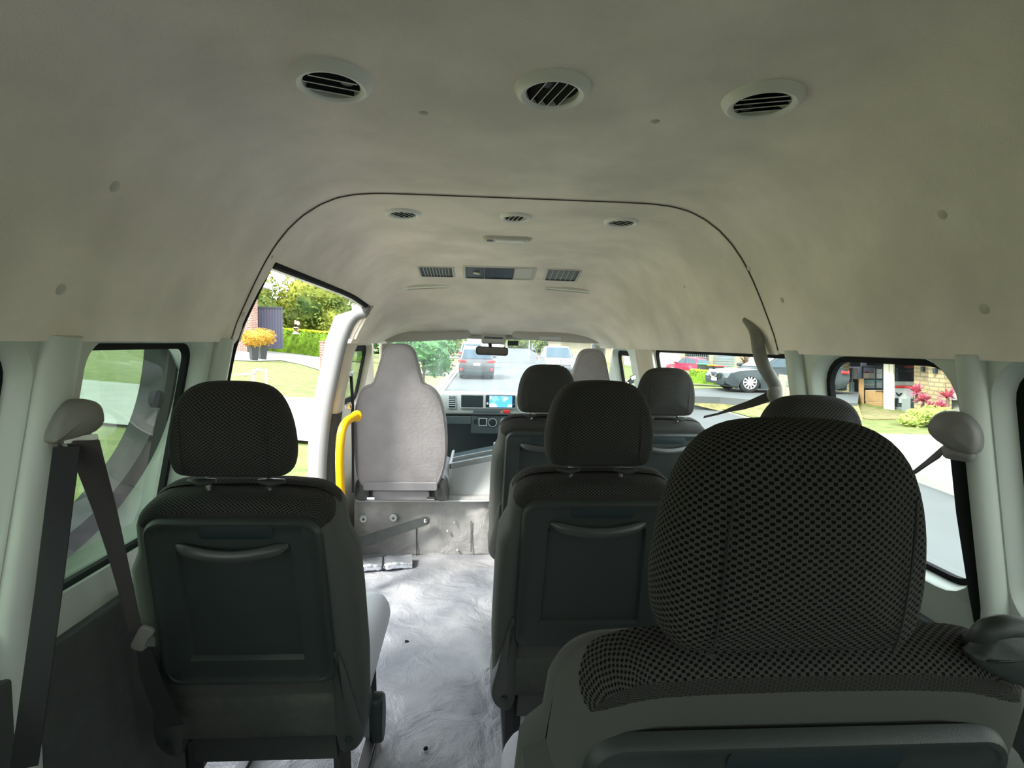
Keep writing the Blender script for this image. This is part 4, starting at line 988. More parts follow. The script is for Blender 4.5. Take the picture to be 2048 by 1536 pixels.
# right belt
q = PW(1908, 868, 1, .05)
t = thing('seat_belt', 'grey seat belt on the right wall pillar beside the largest headrest', 'seat belt', q)
YR = Vector((.45, -.9, 0)).normalized(); NR = Vector((-.9, -.45, 0)).normalized()
blob(smooth_outline([(-.036, -.008), (.0, -.030), (.042, -.034), (.042, .010), (.020, .040), (-.020, .044), (-.040, .018)], 2), q, YR, (0, 0, 1), NR, .022, M['beltcover'], 'anchor_cover', t, .012)
blob(rrect(.05, .03, .012, 4), PW(1918, 905, 1, .05), YR, (0, 0, 1), NR, .012, M['beltcover'], 'guide_loop', t, .008)
ribbon([PY(x, y, Y) for x, y, Y in ((1922, 905, .93), (1935, 1030, .93), (1958, 1180, .925), (1985, 1330, .915), (2010, 1480, .905))], [.036]*5, (1, -.3, 0)).build('retractor_webbing', M['belt2'], t)
pp = [(1896, 893, .90, .050), (1870, 912, .92, .040), (1845, 932, .94, .027), (1820, 950, .96, .014), (1800, 964, .98, .005)]
ribbon([PY(x, y, Y) for x, y, Y, w in pp], [w for *_, w in pp], (.45, -.2, .9)).build('webbing', M['belt'], t)
# middle belt on a bent arm
arm = [PY(1497, 640, 1.62), PY(1508, 656, 1.58), PY(1514, 672, 1.55), PY(1517, 700, 1.54), PY(1526, 732, 1.54), PY(1542, 756, 1.54), PY(1552, 775, 1.55), PY(1552, 796, 1.55)]
t = thing('seat_belt', 'seat belt on a bent plastic arm hanging from the right roof lining', 'seat belt', arm[-1])
mb = MB(); mb.tube(smooth_path(arm), .019, 12, sx=1.05, sy=.8, up=(0, 1, 0)); mb.build('arm', M['beltcover'], t)
blob(smooth_outline([(-.028, -.008), (.012, -.040), (.022, -.03), (.024, .02), (-.01, .03)], 2), PY(1548, 788, 1.54), (1, 0, 0), (0, 0, 1), (0, -1, 0), .008, M['beltcover'], 'slot_piece', t, .006)
pp = [(1546, 789, 1.54, .048), (1520, 800, 1.56, .040), (1490, 811, 1.58, .030), (1460, 819, 1.60, .018), (1435, 828, 1.62, .008), (1408, 834, 1.66, .008)]
ribbon([PY(x, y, Y) for x, y, Y, w in pp], [w for *_, w in pp], (.35, -.1, .9)).build('webbing', M['belt'], t)
ribbon([PY(1550, y, 1.56) for y in (800, 850, 900, 1000)], [.03]*4, (1, 0, 0)).build('retractor_webbing', M['belt'], t)
# front belts
t = thing('seat_belt', 'dark front seat belt with chrome upper anchor beside the passenger seat', 'seat belt', PY(703, 760, 2.86))
ribbon([PY(702, 750, 2.86), PY(705, 800, 2.86), PY(706, 900, 2.88), PY(706, 985, 2.9)], [.016, .016, .014, .014], (1, 0, 0)).build('webbing', M['belt2'], t)
for (x, y) in ((701, 746), (699, 812)):
    mb = MB(); mb.rings(rrect(.026, .034, .006, 3), [(0, -.004), (0, .006), (.003, .009)], PY(x, y, 2.85), (1, .2, 0), (0, 0, 1), (0, -1, 0)); mb.build('anchor', M['chrome'], t)
t = thing('seat_belt', 'small chrome belt anchor on the right cab pillar above the rear seats', 'seat belt', PY(1262, 762, 2.70))
for (x, y, m) in ((1266, 755, 'chrome'), (1262, 763, 'dark'), (1257, 767, 'chrome')):
    mb = MB(); mb.rings(rrect(.030, .022, .006, 3), [(0, -.006), (0, .006), (.003, .009)], PY(x, y, 2.70), (1, .2, .4), (-.3, 0, 1), (0, -1, 0)); mb.build('anchor', M[m], t)
# plastic shoulder handle at the right edge, on the nearest seat
q = PY(2010, 1268, .45); t = thing('shoulder_handle', 'dark grey plastic handle on the right shoulder of the nearest seat', 'handle', q)
mb = MB(); pth = [PY(1925, 1290, .50), PY(1950, 1292, .48), PY(1966, 1275, .465), PY(1985, 1256, .46), PY(2020, 1254, .46), PY(2060, 1262, .46), PY(2110, 1300, .46)]
mb.tube(smooth_path(pth), [.006]+[.011]*200, 12) if False else mb.tube(smooth_path(pth), .011, 12, sx=1.0, sy=1.1); mb.build('grip', M['shell'], t)
blob(smooth_outline([(-.030, -.025), (.055, -.065), (.07, -.02), (.05, .010), (-.005, .010), (-.012, -.01)], 2), q+Vector((0, .012, -.006)), (1, 0, 0), (0, 0, 1), (0, -1, 0), .012, M['shell'], 'base', t, .008)
# sliding door, slid back outside the left windows
XD = -1.0
t = thing('sliding_door', 'white sliding door slid back outside the left windows', 'door', (XD, 1.0, -.3))
wo = [(1.585, .02), (1.575, -.10), (1.55, -.20), (1.50, -.29), (1.42, -.37), (1.31, -.44), (1.18, -.485), (1.0, -.50), (.62, -.50), (.60, -.02), (.62, .06), (1.56, .06)]
wo = smooth_outline(wo[::-1], 2)
def ddoor(y, e, dx=0.0): return Vector((XD+dx - .06*max(0, min(1, -e)), y, EZ+e))
bm = bmesh.new()
for loop in ([(1.64, .20), (1.66, -.3), (1.66, -1.45), (.50, -1.45), (.50, .20)], wo):
    v_ = [bm.verts.new(ddoor(y, e)) for y, e in loop]
    for i in range(len(v_)): bm.edges.new((v_[i-1], v_[i]))
bmesh.ops.triangle_fill(bm, use_beauty=True, edges=bm.edges[:], normal=Vector((1, 0, 0)))
mb = MB(); bm.verts.index_update(); mb.add([v.co.copy() for v in bm.verts], [tuple(v.index for v in f.verts) for f in bm.faces]); bm.free()
dp = mb.build('panel', M['white'], t, ang=30); so = dp.modifiers.new('t', 'SOLIDIFY'); so.thickness = .04; so.offset = 0
def dring(ins0, ins1, dx0, dx1):
    m_ = MB(); n = len(wo); vs = []
    for q_, dx in ((ins0, dx0), (ins0, dx1), (ins1, dx1), (ins1, dx0)):
        for p in MB().rings(wo, [(q_, 0)], (0,0,0), (1,0,0), (0,1,0), (0,0,1), False, False).v: vs.append(ddoor(p.x, p.y, dx))
    m_.add(vs, [(r*n+i, r*n+(i+1) % n, (r+1)*n+(i+1) % n, (r+1)*n+i) for r in range(3) for i in range(n)]); return m_
dring(-.012, .040, -.035, .034).build('window_rubber', M['belt2'], t)
m_ = MB(); pts = MB().rings(wo, [(.0, 0)], (0,0,0), (1,0,0), (0,1,0), (0,0,1), False, False).v
m_.add([ddoor(p.x, p.y, .0) for p in pts], [tuple(range(len(pts)))]); m_.build('pane', M['glassL'], t, smooth=False)
m_ = MB(); m_.tube([ddoor(1.52, .0, .04), ddoor(1.60, -.10, .04)], .012, 8); m_.build('latch_rod', M['whitep'], t)
mb = MB(); q = ddoor(1.47, -.17, .045); mb.rings(circ(.024, 18), [(0, -.01), (0, .006), (.004, .009)], q, (0, 1, 0), (0, 0, 1), (1, 0, 0)); mb.build('stopper', M['rubber'], t)

# ================================================================ OUTSIDE
GZ = -.65
def flat(name, pts, m, th=.0, uvz=None):
    mb = MB(); n = len(pts); mb.add([Vector(p) for p in pts], [tuple(range(n))])
    if th: mb.add([Vector(p) for p in pts]+[Vector(p)-Vector((0, 0, th)) for p in pts], [(i, (i+1) % n, n+(i+1) % n, n+i) for i in range(n)])
    return mb.build(name, m, smooth=False)
def gl(X): return GZ if X > -2.5 else GZ - .08*(X+2.5)         # left yard rises away from the road
def PL(px, py):
    d = ray(px, py); d = d/d.y; lo, hi = 1.0, 300.0
    p0, n = Vector((-2.5, 0, GZ)), Vector((.08, 0, 1)).normalized()
    return EYE + d*((p0-EYE).dot(n)/d.dot(n))
def PG(px, py): return PZ(px, py, GZ)
o = flat('road', [(-1.45, -12, GZ), (7.3, -12, GZ), (7.3, 140, GZ), (-1.45, 140, GZ)], M['road']); struct(o)
o = flat('ground_right', [(7.25, -12, GZ+.06), (90, -12, GZ+.06), (90, 140, GZ+.06), (7.25, 140, GZ+.06)], M['grass']); tag(o, 'green and yellow lawns on the right side of the road', 'lawn', kind='stuff')
o = flat('lawn_verge', [(-1.9, -12, GZ+.03), (-1.9, 140, GZ+.03), (-2.5, 140, GZ+.03), (-2.5, -12, GZ+.03)], M['verge']); tag(o, 'strip of dry yellow verge grass along the left kerb', 'grass', kind='stuff')
def lp(X, Y, d=.02): return (X, Y, gl(X)+d)
o = flat('lawn', [lp(-2.5, -12), lp(-90, -12), lp(-90, 140), lp(-2.5, 140)], M['grass']); tag(o, 'green front lawn rising left of the van', 'lawn', kind='stuff')
kb = MB(); kb.box((-1.62, -12, GZ-.02), (-1.45, 140, GZ+.05)); kb.box((-1.9, -12, GZ-.02), (-1.62, 140, GZ+.09)); struct(kb.build('kerb_left', M['kerb'], smooth=False))
kb = MB(); kb.box((7.2, -12, GZ-.02), (7.6, 140, GZ+.04)); kb.box((7.6, -12, GZ-.02), (7.8, 140, GZ+.10)); struct(kb.build('kerb_right', M['kerb'], smooth=False))
# left: concrete crossing and curved driveway
e1 = [(800, 620), (885, 700)]
def onL(pts, d): return [PL(x, y)+Vector((0, 0, d)) for x, y in pts]
o = flat('path_crossing', [lp(-1.92, 9.2, .05), lp(-1.92, 15.6, .05), lp(-4.4, 15.6, .05), lp(-5.3, 15.0, .05), lp(-12, 14.6, .05), lp(-12, 9.5, .05)], M['concrete']); struct(o)
o = flat('driveway_left', onL([(440, 722), (520, 724), (560, 722), (600, 730), (640, 742), (662, 746), (662, 710), (600, 707), (540, 700), (440, 690)], .05), M['concrete']); struct(o)
# further verge strips and crossings seen through the windscreen
for (y0, y1) in ((19.5, 22.0), (29, 31.5), (42, 46), (60, 66)):
    o = flat('path_strip', [lp(-1.9, y0, .06), lp(-1.9, y1, .06), lp(-4.6, y1, .06), lp(-4.6, y0, .06)], M['concrete']); struct(o)
# right: driveway apron opposite the van, and the drive with the parked SUV
def onR(pts, d=.08): return [PZ(x, y, GZ+d) for x, y in pts]
o = flat('path_apron', onR([(1700, 866), (2048, 873), (2300, 878), (2300, 1100), (1960, 990), (1880, 962), (1800, 935), (1700, 905)], .13), M['concrete'], .15); struct(o)
slab = [PZ(x, y, .0) for x, y in ((1380, 776), (1440, 772), (1700, 776), (1700, 803), (1500, 796), (1440, 789), (1380, 783))]
zs = EZ-1.50
slab = [PZ(x, y, zs) for x, y in ((1300, 781), (1440, 777), (1720, 778), (1715, 806), (1530, 802), (1440, 794), (1300, 790))]
mb = MB(); n = len(slab); mb.add(slab + [Vector((p.x, p.y, GZ-.05)) for p in slab], [tuple(range(n))] + [(i, (i+1) % n, n+(i+1) % n, n+i) for i in range(n)]); struct(mb.build('driveway_right', M['road'], smooth=False))
bank = [PZ(x, y, zs-.01) for x, y in ((1715, 804), (1530, 801), (1440, 793), (1300, 789))]
lo = [PZ(x, y, GZ+.0) for x, y in ((1730, 850), (1560, 850), (1440, 822), (1300, 785))]
mb = MB(); mb.add(bank+lo, [(0,1,5,4), (1,2,6,5), (2,3,7,6)]); o = mb.build('lawn_bank', M['verge'], smooth=False); tag(o, 'yellow green grass bank below the parked grey SUV', 'grass', kind='stuff')

# ---------------------------------------------------------------- outdoor builders
def leafcloud(mb, c, rad, n, size, flatz=1.0, seed=0, shell=.55):
    rnd = random.Random(seed); c = Vector(c)
    for _ in range(n):
        while True:
            v = Vector((rnd.uniform(-1, 1), rnd.uniform(-1, 1), rnd.uniform(-1, 1)))
            if shell*.8 < v.length < 1: break
        v = v.normalized()*(shell + (1-shell)*rnd.random()); p = c + Vector((v.x*rad[0], v.y*rad[1], v.z*rad[2]))
        a = Vector((rnd.gauss(0, 1), rnd.gauss(0, 1), rnd.gauss(0, 1))).normalized(); b = a.orthogonal().normalized(); s_ = size*rnd.uniform(.6, 1.3)
        mb.add([p-a*s_, p+b*s_*.55, p+a*s_, p-b*s_*.55], [(0,1,2,3)])
def tree(name, label, base, h, blobs, m, size, group=None, trunk=True, cat='tree', seed=1):
    base = Vector(base); t = thing(name, label, cat, base, group); mb = MB(); i = 0
    for (dx, dy, dz, rx, ry, rz, n) in blobs:
        i += 1; c = base+Vector((dx, dy, dz)); blobmesh(mb, c, (rx*.72, ry*.72, rz*.72), .12, seed=seed+i); leafcloud(mb, c, (rx, ry, rz), n, size, seed=seed*31+i)
    mb.build('foliage', m, t, smooth=False)
    if trunk:
        mb = MB(); mb.tube([base, base+Vector((.03, 0, h*.35)), base+Vector((-.02, .0, h*.7))], [h*.035, h*.028, h*.015], 8); mb.build('trunk', M['bark'], t)
    return t
def hedge(label, pts, h, w, m, top=None, seed=3, dens=60, size=.05):
    """boxy clipped hedge along a base line"""
    pts = [Vector(p) for p in pts]; t = thing('hedge', label, 'hedge', (pts[0]+pts[-1])/2)
    mb = MB(); rnd = random.Random(seed)
    for a, b in zip(pts, pts[1:]):
        d = (b-a); L = d.length; d.normalize(); s_ = Vector((-d.y, d.x, 0)).normalized()*w/2
        nx = max(2, int(L/.25)); nz = 5; vs = []; prof_ = [(-1, 0), (-1.02, .4), (-1, .8), (-.9, .97), (-.5, 1.0), (.5, 1.0), (.9, .97), (1, .8), (1.02, .4), (1, 0)]
        for i in range(nx+1):
            for (u, z) in prof_: vs.append(a + (b-a)*(i/nx) + s_*u*(1+rnd.uniform(-.06, .06)) + Vector((0, 0, h*z*(1+rnd.uniform(-.02, .02)))))
        k = len(prof_); fs = [(i*k+j, (i+1)*k+j, (i+1)*k+j+1, i*k+j+1) for i in range(nx) for j in range(k-1)] + [tuple(range(k)), tuple(range(nx*k+k-1, nx*k-1, -1))]
        mb.add(vs, fs)
        for _ in range(int(L*h*dens)):
            u = rnd.random(); side = rnd.choice((-1, 1)); z = rnd.random()**.7
            if rnd.random() < .3: p = a+(b-a)*u + s_*rnd.uniform(-1, 1) + Vector((0, 0, h*1.01))
            else: p = a+(b-a)*u + s_*side*1.03 + Vector((0, 0, h*z))
            q = Vector((rnd.gauss(0, 1), rnd.gauss(0, 1), rnd.gauss(0, 1))).normalized(); r = q.orthogonal().normalized(); z_ = size*rnd.uniform(.6, 1.4)
            mb.cm = 0; mb.add([p-q*z_, p+r*z_*.6, p+q*z_, p-r*z_*.6], [(0,1,2,3)])
    mb.build('foliage', m, t, smooth=False)
    if top:
        mb = MB()
        for a, b in zip(pts, pts[1:]):
            for _ in range(int((b-a).length*dens*1.5)):
                d = (b-a).normalized(); s_ = Vector((-d.y, d.x, 0))*w/2
                p = a+(b-a)*rnd.random() + s_*rnd.uniform(-1, 1) + Vector((0, 0, h*rnd.uniform(.98, 1.07)))
                q = Vector((rnd.gauss(0, 1), rnd.gauss(0, 1), rnd.gauss(0, .4))).normalized(); r = q.orthogonal().normalized(); z_ = size*rnd.uniform(.8, 1.6)
                mb.add([p-q*z_, p+r*z_*.7, p+q*z_, p-r*z_*.7], [(0,1,2,3)])
        mb.build('new_growth', top, t, smooth=False)
    return t

def car(label, loc, heading, L, Wd, Hh, paint, kind='suv', rear=True, plate=True, cat='car', name='parked_car', group=None):
    """local +x = forward"""
    base = Vector(loc); t = thing(name, label, cat, base, group)
    c, s = math.cos(heading), math.sin(heading)
    def X(x, y, z): return base + Vector((x*c - y*s, x*s + y*c, z))
    h = Hh
    belt = .60*h
    low = [(-L*.49, .28*h), (-L*.50, .42*h), (-L*.485, belt), (-L*.30, belt+.01), (L*.12, belt), (L*.20, belt-.01), (L*.40, .54*h), (L*.475, .47*h), (L*.50, .36*h), (L*.495, .22*h), (L*.46, .16*h)]
    arch = []
    for cx in (L*.31, -L*.30):
        for k in range(9):
            a = math.pi*k/8; arch.append((cx + .40*math.cos(a)*(.72/.72), .10*h + .42*math.sin(a)))
    low = low + [(L*.31+.40, .16*h)] + arch[:9] + [(-L*.30+.40, .16*h)] + arch[9:] + [(-L*.46, .16*h)]
    mb = MB(); n = len(low); vs = []
    for (yy, k, zz) in ((-.5, .97, 0), (-.46, 1, .0), (.46, 1, 0), (.5, .97, 0)):
        pass
    secs = [(-Wd*.5, 1.0), (Wd*.5, 1.0)]
    for yy, k in secs:
        for (x, z) in low: vs.append(X(x*k, yy*(1 - (.05 if z > belt*.97 else (.03 if z < .2*h else 0))), z))
    bm = bmesh.new()
    mb.add(vs, [tuple(range(n)), tuple(range(2*n-1, n-1, -1))] + [(i, n+i, n+(i+1) % n, (i+1) % n) for i in range(n)])
    body = mb.build('body', paint, t, bevel=.05, seg=3)
    tri = body.modifiers.new('tri', 'TRIANGULATE')
    # cabin
    if kind == 'ute': cab = [(-L*.14, belt-.02), (-L*.10, h*.97), (L*.06, h), (L*.22, belt-.02)]
    elif kind == 'suv': cab = [(-L*.475, belt-.02), (-L*.40, h*.93), (-L*.30, h*.985), (L*.02, h), (L*.22, belt-.02)]
    else: cab = [(-L*.44, belt-.02), (-L*.33, h*.93), (-L*.1, h), (L*.03, h*.98), (L*.24, belt-.02)]
    tw = .80
    def cabv(x, z, side, push=0.0):
        k = (z-belt)/(h-belt); return X(x, side*(Wd*.475*(1-max(0, k)*(1-tw)) + push), z)
    mb = MB(); n = len(cab); mb.add([cabv(x, z, -1) for x, z in cab]+[cabv(x, z, 1) for x, z in cab], [tuple(range(n)), tuple(range(2*n-1, n-1, -1))] + [(i, n+i, n+(i+1) % n, (i+1) % n) for i in range(n)])
    mb.build('cabin', paint, t, bevel=.06, seg=3)
    def inset(pts, k, cx=None):
        mx = sum(p[0] for p in pts)/len(pts); mz = sum(p[1] for p in pts)/len(pts); return [(mx+(p[0]-mx)*k, mz+(p[1]-mz)*k) for p in pts]
    for side in (-1, 1):
        w = inset([(x, max(z, belt+.03)) for x, z in cab], .87); mb = MB(); mb.add([cabv(x, z, side, .012) for x, z in w], [tuple(range(len(w)))]); mb.build('side_window', M['cardglass'], t, smooth=False)
        for dx in (L*.03, -L*.20):
            pass
        mb = MB(); x = -L*.06; mb.add([cabv(x-.03, belt, side, .016), cabv(x+.03, belt, side, .016), cabv(x+.02, h*.93, side, .016), cabv(x-.04, h*.93, side, .016)], [(0,1,2,3)]); mb.build('door_pillar', M['dark'], t, smooth=False)
    def endglass(p0, p1, off, name):
        a = Vector((p0[0], p0[1])); b = Vector((p1[0], p1[1])); d = (b-a); nn = Vector((d.y, -d.x)).normalized()*off
        a2 = a+d*.10+nn; b2 = a+d*.88+nn; mb = MB()
        mb.add([X(a2.x, -Wd*.41, a2.y), X(a2.x, Wd*.41, a2.y), X(b2.x, Wd*.355, b2.y), X(b2.x, -Wd*.355, b2.y)], [(0,1,2,3)]); mb.build(name, M['cardglass'], t, smooth=False)
    endglass(cab[-1], cab[-2], .02, 'windscreen'); endglass(cab[0], cab[1], -.02, 'rear_window')
    # wheels
    r = .36
    for (cx, sy) in ((L*.31, -1), (L*.31, 1), (-L*.30, -1), (-L*.30, 1)):
        cc = X(cx, sy*(Wd*.5-.11), r); ax = Vector((-s, c, 0))*sy
        u = Vector((c, s, 0)); mb = MB(); mb.rings(circ(r, 24), [('s', .5, -.10), (.02, -.10), (0, -.08), (0, .07), (.02, .09), (r*.32, .09), (r*.34, .05)], cc, u, (0, 0, 1), ax); wh = mb.build('wheel', M['tyre'], t, ang=50)
        mb = MB()
        for k in range(10):
            a = 2*math.pi*k/10; p = u*math.cos(a)+Vector((0, 0, 1))*math.sin(a); q = u*(-math.sin(a))+Vector((0, 0, 1))*math.cos(a)
            mb.add([cc+ax*.085+q*.022, cc+ax*.085-q*.022, cc+ax*.08+p*r*.64-q*.03, cc+ax*.08+p*r*.64+q*.03], [(0,1,2,3)])
        mb.tube([cc+ax*.085+(u*math.cos(a/20*6.283)+Vector((0, 0, 1))*math.sin(a/20*6.283))*r*.64 for a in range(21)], .016, 6)
        mb.build('rim', M['rim'], wh, smooth=False)
    # ends
    for side in (-1, 1):
        mb = MB(); mb.rings(smooth_outline([(-.20, -.07), (.10, -.05), (.20, .04), (.17, .08), (-.15, .05)] if side > 0 else [(.20, -.07), (.15, .05), (-.17, .08), (-.20, .04), (-.10, -.05)][::1], 1), [(0, -.05), (0, .03), (.02, .05)], X(L*.462, side*Wd*.37, .475*h), Vector((-s*1, c*1, 0)), (0, 0, 1), Vector((c, s, 0))); mb.build('head_lamp', M['headlight'], t)
        mb = MB(); o2 = [(-.18, -.06), (.20, -.09), (.19, .07), (-.05, .06)]
        if side < 0: o2 = [(-x, y) for x, y in o2][::-1]
        mb.rings(o2, [(0, -.02), (0, .04), (.02, .05)], X(-L*.487, side*Wd*.37, belt-.08), Vector((-s, c, 0)), (0, 0, 1), Vector((-c, -s, 0))); mb.build('tail_lamp', M['taillight'], t)
        mb = MB(); mb.tube([X(-L*.47, side*Wd*.505, belt-.09), X(-L*.43, side*Wd*.505, belt-.06)], .05, 8); mb.build('side_tail_lamp', M['taillight'], t)
        mb = MB(); mb.rings(circ(.075, 14), [(0, 0), (0, .02), (.01, .03)], X(-L*.497, side*Wd*.43, .30*h), Vector((-s, c, 0)), (0, 0, 1), Vector((-c, -s, 0)), False, True); mb.build('bumper_reflector', M['taillight'], t)
        mb = MB(); mb.rings(rrect(.20, .14, .05, 4), [(0, -.06), (0, .06), (.02, .08)], X(L*.19, side*(Wd*.5+.09), belt+.08), Vector((-s, c, 0)), (0, 0, 1), Vector((c, s, 0))); mb.build('wing_mirror', paint, t)
    f = Vector((c, s, 0)); sd = Vector((-s, c, 0))
    mb = MB(); mb.rings(rrect(Wd*.50, .20, .05, 4), [(0, 0), (0, .06), (.02, .07)], X(L*.492, 0, .40*h), sd, (0, 0, 1), f); g_ = mb.build('grille', M['dark'], t)
    mb = MB()
    if kind == 'suv': mb.tube([X(L*.517, -.34, .47*h), X(L*.519, -.12, .355*h), X(L*.519, .12, .355*h), X(L*.517, .34, .47*h)], .022, 6)
    else:
        for z in (.36, .40, .44): mb.tube([X(L*.513, -Wd*.24, z*h), X(L*.513, Wd*.24, z*h)], .018, 6)
    mb.build('grille_bar', M['chrome'], g_)
    mb = MB(); mb.rings(rrect(Wd*.82, .16, .06, 4), [(0, -.1), (0, .05), (.01, .06)], X(L*.492, 0, .24*h), sd, (0, 0, 1), f); mb.build('front_bumper', M['dark'], t)
    mb = MB(); mb.rings(rrect(Wd*.92, .34, .06, 4), [(0, -.2), (0, .02), (.02, .035)], X(-L*.485, 0, .21*h), sd, (0, 0, 1), -f); mb.build('rear_bumper', M['dark'], t)
    mb = MB(); mb.rings(rrect(.37, .12, .01, 2), [(0, 0), (0, .015)], X(-L*.498, 0, .46*h), sd, (0, 0, 1), -f); mb.build('number_plate', M['plate'], t)
    mb = MB(); mb.rings(rrect(.37, .12, .01, 2), [(0, 0), (0, .03)], X(L*.508, 0, .30*h), sd, (0, 0, 1), f); mb.build('number_plate', M['plate'], t)
    if kind == 'ute':
        mb = MB(); 
        for y in (-Wd*.44, Wd*.44): mb.tube([X(-L*.12, y, h*.9), X(-L*.28, y, belt+.02)], .035, 6)
        mb.build('sports_bar', M['chrome'], t)
    else:
        mb = MB()
        for y in (-Wd*.36, Wd*.36): mb.tube([X(-L*.34, y, h*.985), X(-L*.30, y, h*1.02), X(-.0*L, y, h*1.03), X(L*.04, y, h*1.0)], .018, 6)
        mb.build('roof_rail', M['rim'], t)
    return t

# ---------------------------------------------------------------- street ahead
PI = math.pi
cA = PZ(953, 752, GZ); car('silver SUV parked ahead at the left kerb, rear seen through the windscreen', (PY(953, 752, 27.5).x, 29.6, GZ), PI/2, 4.5, 1.85, 1.72, M['carsilver'])
car('pale car parked further ahead beyond the silver SUV', (-.7, 41, GZ+.1), PI/2, 4.6, 1.8, 1.9, M['carwhite'])
car('white pickup with dark grille facing us on the right of the street', (PY(1122, 730, 30).x, 32, GZ), -PI/2, 5.2, 1.85, 1.8, M['carwhite'], kind='ute')
car('small pale car far down the street right of the mirror', (PY(1072, 716, 80).x, 80, GZ+.5), -PI/2, 4.3, 1.8, 1.45, M['carsilver'], kind='sedan')
T1 = PL(893, 748)
tree('street_tree', 'leafy green street tree on the left verge beside the passenger headrest', (T1.x, 19, gl(T1.x)), 3.0,
     [(.2, 0, 1.7, 1.0, 1.0, .75, 900), (-.9, .3, 2.1, 1.1, 1.0, .8, 900), (.5, 0, 1.1, .6, .6, .5, 400), (-2.2, .6, 2.2, 1.2, 1, .9, 700)], M['tree2'], .07, 'street trees on the left verge', seed=4)
tree('street_tree', 'smaller street tree further along the left verge', (-4.2, 34, gl(-4.2)), 3.6,
     [(0, 0, 2.9, 1.9, 1.5, 1.1, 900), (-1.5, 0, 2.6, 1.3, 1.2, 1.0, 500)], M['tree2'], .10, 'street trees on the left verge', seed=9)
far = [(-9, 66, 7, 5), (-4.5, 72, 5, 4.5), (6.2, 84, 6, 3.9), (9.4, 74, 4.2, 3.6), (13, 66, 5.5, 4.0), (20, 72, 6, 5)]
for i, (x, y, w, h) in enumerate(far):
    tree('background_tree', ['broad olive tree far down the street on the left', 'bushy tree at the far end of the street left of centre', 'bushy yellow green tree at the end of the street right of the mirror', 'round bush at the far end beside the light pole', 'olive tree behind the white pickup', 'tall tree far away above the pickup'][i], (x, y, GZ), h,
         [(0, 0, h*.55, w*.5, 2, h*.5, 700), (w*.3, 0, h*.4, w*.35, 2, h*.38, 300)], M['tree3'], .26, 'trees at the far end of the street', seed=20+i)
o = flat('far_road_rise', [(-1.4, 52, GZ+.01), (7.3, 52, GZ+.01), (7.3, 80, GZ+1.2), (-1.4, 80, GZ+1.2)], M['road']); struct(o)
o = flat('far_bank', [(-60, 70, GZ+.0), (60, 70, GZ-.0), (60, 110, GZ+1.0), (-60, 110, GZ+1.0)], M['verge']); tag(o, 'distant grassy rise at the end of the street', 'grass', kind='stuff')
t = thing('light_pole', 'thin pale street light pole far down the street right of the mirror', 'street light', (PY(1058, 716, 55).x, 55, GZ))
q = PY(1058, 716, 55); mb = MB(); mb.tube([(q.x, 55, GZ), (q.x, 55, GZ+7)], [.05, .035], 8); mb.build('pole', M['whitep'], t)
mb = MB(); mb.tube([(q.x, 55, GZ+7), (q.x+1.2, 55, GZ+7.3)], .05, 6); mb.build('arm', M['whitep'], t)
def hip_house(name, label, x0, x1, y0, y1, zb, wall_h, roof_h, wm, rm, group=None):
    t = thing(name, label, 'house', ((x0+x1)/2, y0, zb), group)
    mb = MB(); mb.box((x0, y0, zb), (x1, y1, zb+wall_h)); mb.build('walls', wm, t, smooth=False)
    e = .5; z = zb+wall_h; cy = (y0+y1)/2; r_ = min((y1-y0)/2, (x1-x0)/2)
    mb = MB(); mb.add([(x0-e, y0-e, z), (x1+e, y0-e, z), (x1+e, y1+e, z), (x0-e, y1+e, z), (x0+r_, cy, z+roof_h), (x1-r_, cy, z+roof_h)], [(0,1,5,4), (1,2,5), (2,3,4,5), (3,0,4), (3,2,1,0)]); mb.build('roof', rm, t, smooth=False)
    mb = MB(); mb.box((x0-e, y0-e-.02, z-.22), (x1+e, y0-e+.03, z+.02)); mb.build('gutter', M['cream2'], t, smooth=False)
    for k in range(2):
        x = x0+(x1-x0)*(.3+.4*k); mb = MB(); mb.box((x-.7, y0-.06, zb+1.0), (x+.7, y0+.01, zb+2.1)); w_ = mb.build('window', M['whitep'], t, smooth=False)
        mb = MB(); mb.box((x-.62, y0-.08, zb+1.08), (x+.62, y0-.05, zb+2.02)); mb.build('pane', M['cardglass'], w_, smooth=False)
    return t
M['roof'] = mat('grey_roof_tiles', (.20, .20, .21), .7, noise=.1, nscale=5)
hip_house('far_house', 'pale house far down the street behind the white pickup', 8.5, 22, 56, 66, GZ, 2.6, 2.2, M['lbrick'], M['roof'])
hip_house('far_house', 'pale house on the left far down the street', -24, -9, 52, 62, .2, 2.6, 2.2, M['lbrick'], M['roof'])

# ---------------------------------------------------------------- left yard
def BL(px, py): return PL(px, py)          # foot point on the rising lawn
for i, (px, py, lb) in enumerate(((508, 722, 'left of the pair'), (525, 720, 'right of the pair, half hidden'))):
    b = BL(px, py); u = b.y/F
    t = thing('potted_plant', 'orange bushy plant in tall black tapered pot, ' + lb, 'potted plant', b, 'pair of potted plants by the driveway')
    mb = MB(); k = 21*u; hh = 32*u
    mb.tube([b, b+Vector((0, 0, hh))], [k*.36, k*.5], 4); mb.build('pot', M['pot'], t, smooth=False)
    mb = MB(); c = b+Vector((0, 0, hh+12*u)); blobmesh(mb, c, (20*u, 20*u, 14*u), .1, seed=i); leafcloud(mb, c, (27*u, 27*u, 19*u), 900, 1.9*u, seed=i+5); mb.build('foliage', M['orange'], t, smooth=False)
b = BL(651, 746); u = b.y/F
t = thing('brick_pillar', 'low red brick letterbox pillar at the end of the hedge', 'pillar', b)
mb = MB(); mb.box((b.x-11.0*u, b.y, b.z-.2), (b.x+11.0*u, b.y+22*u, b.z+60*u)); mb.build('shaft', M['brick'], t, smooth=False)
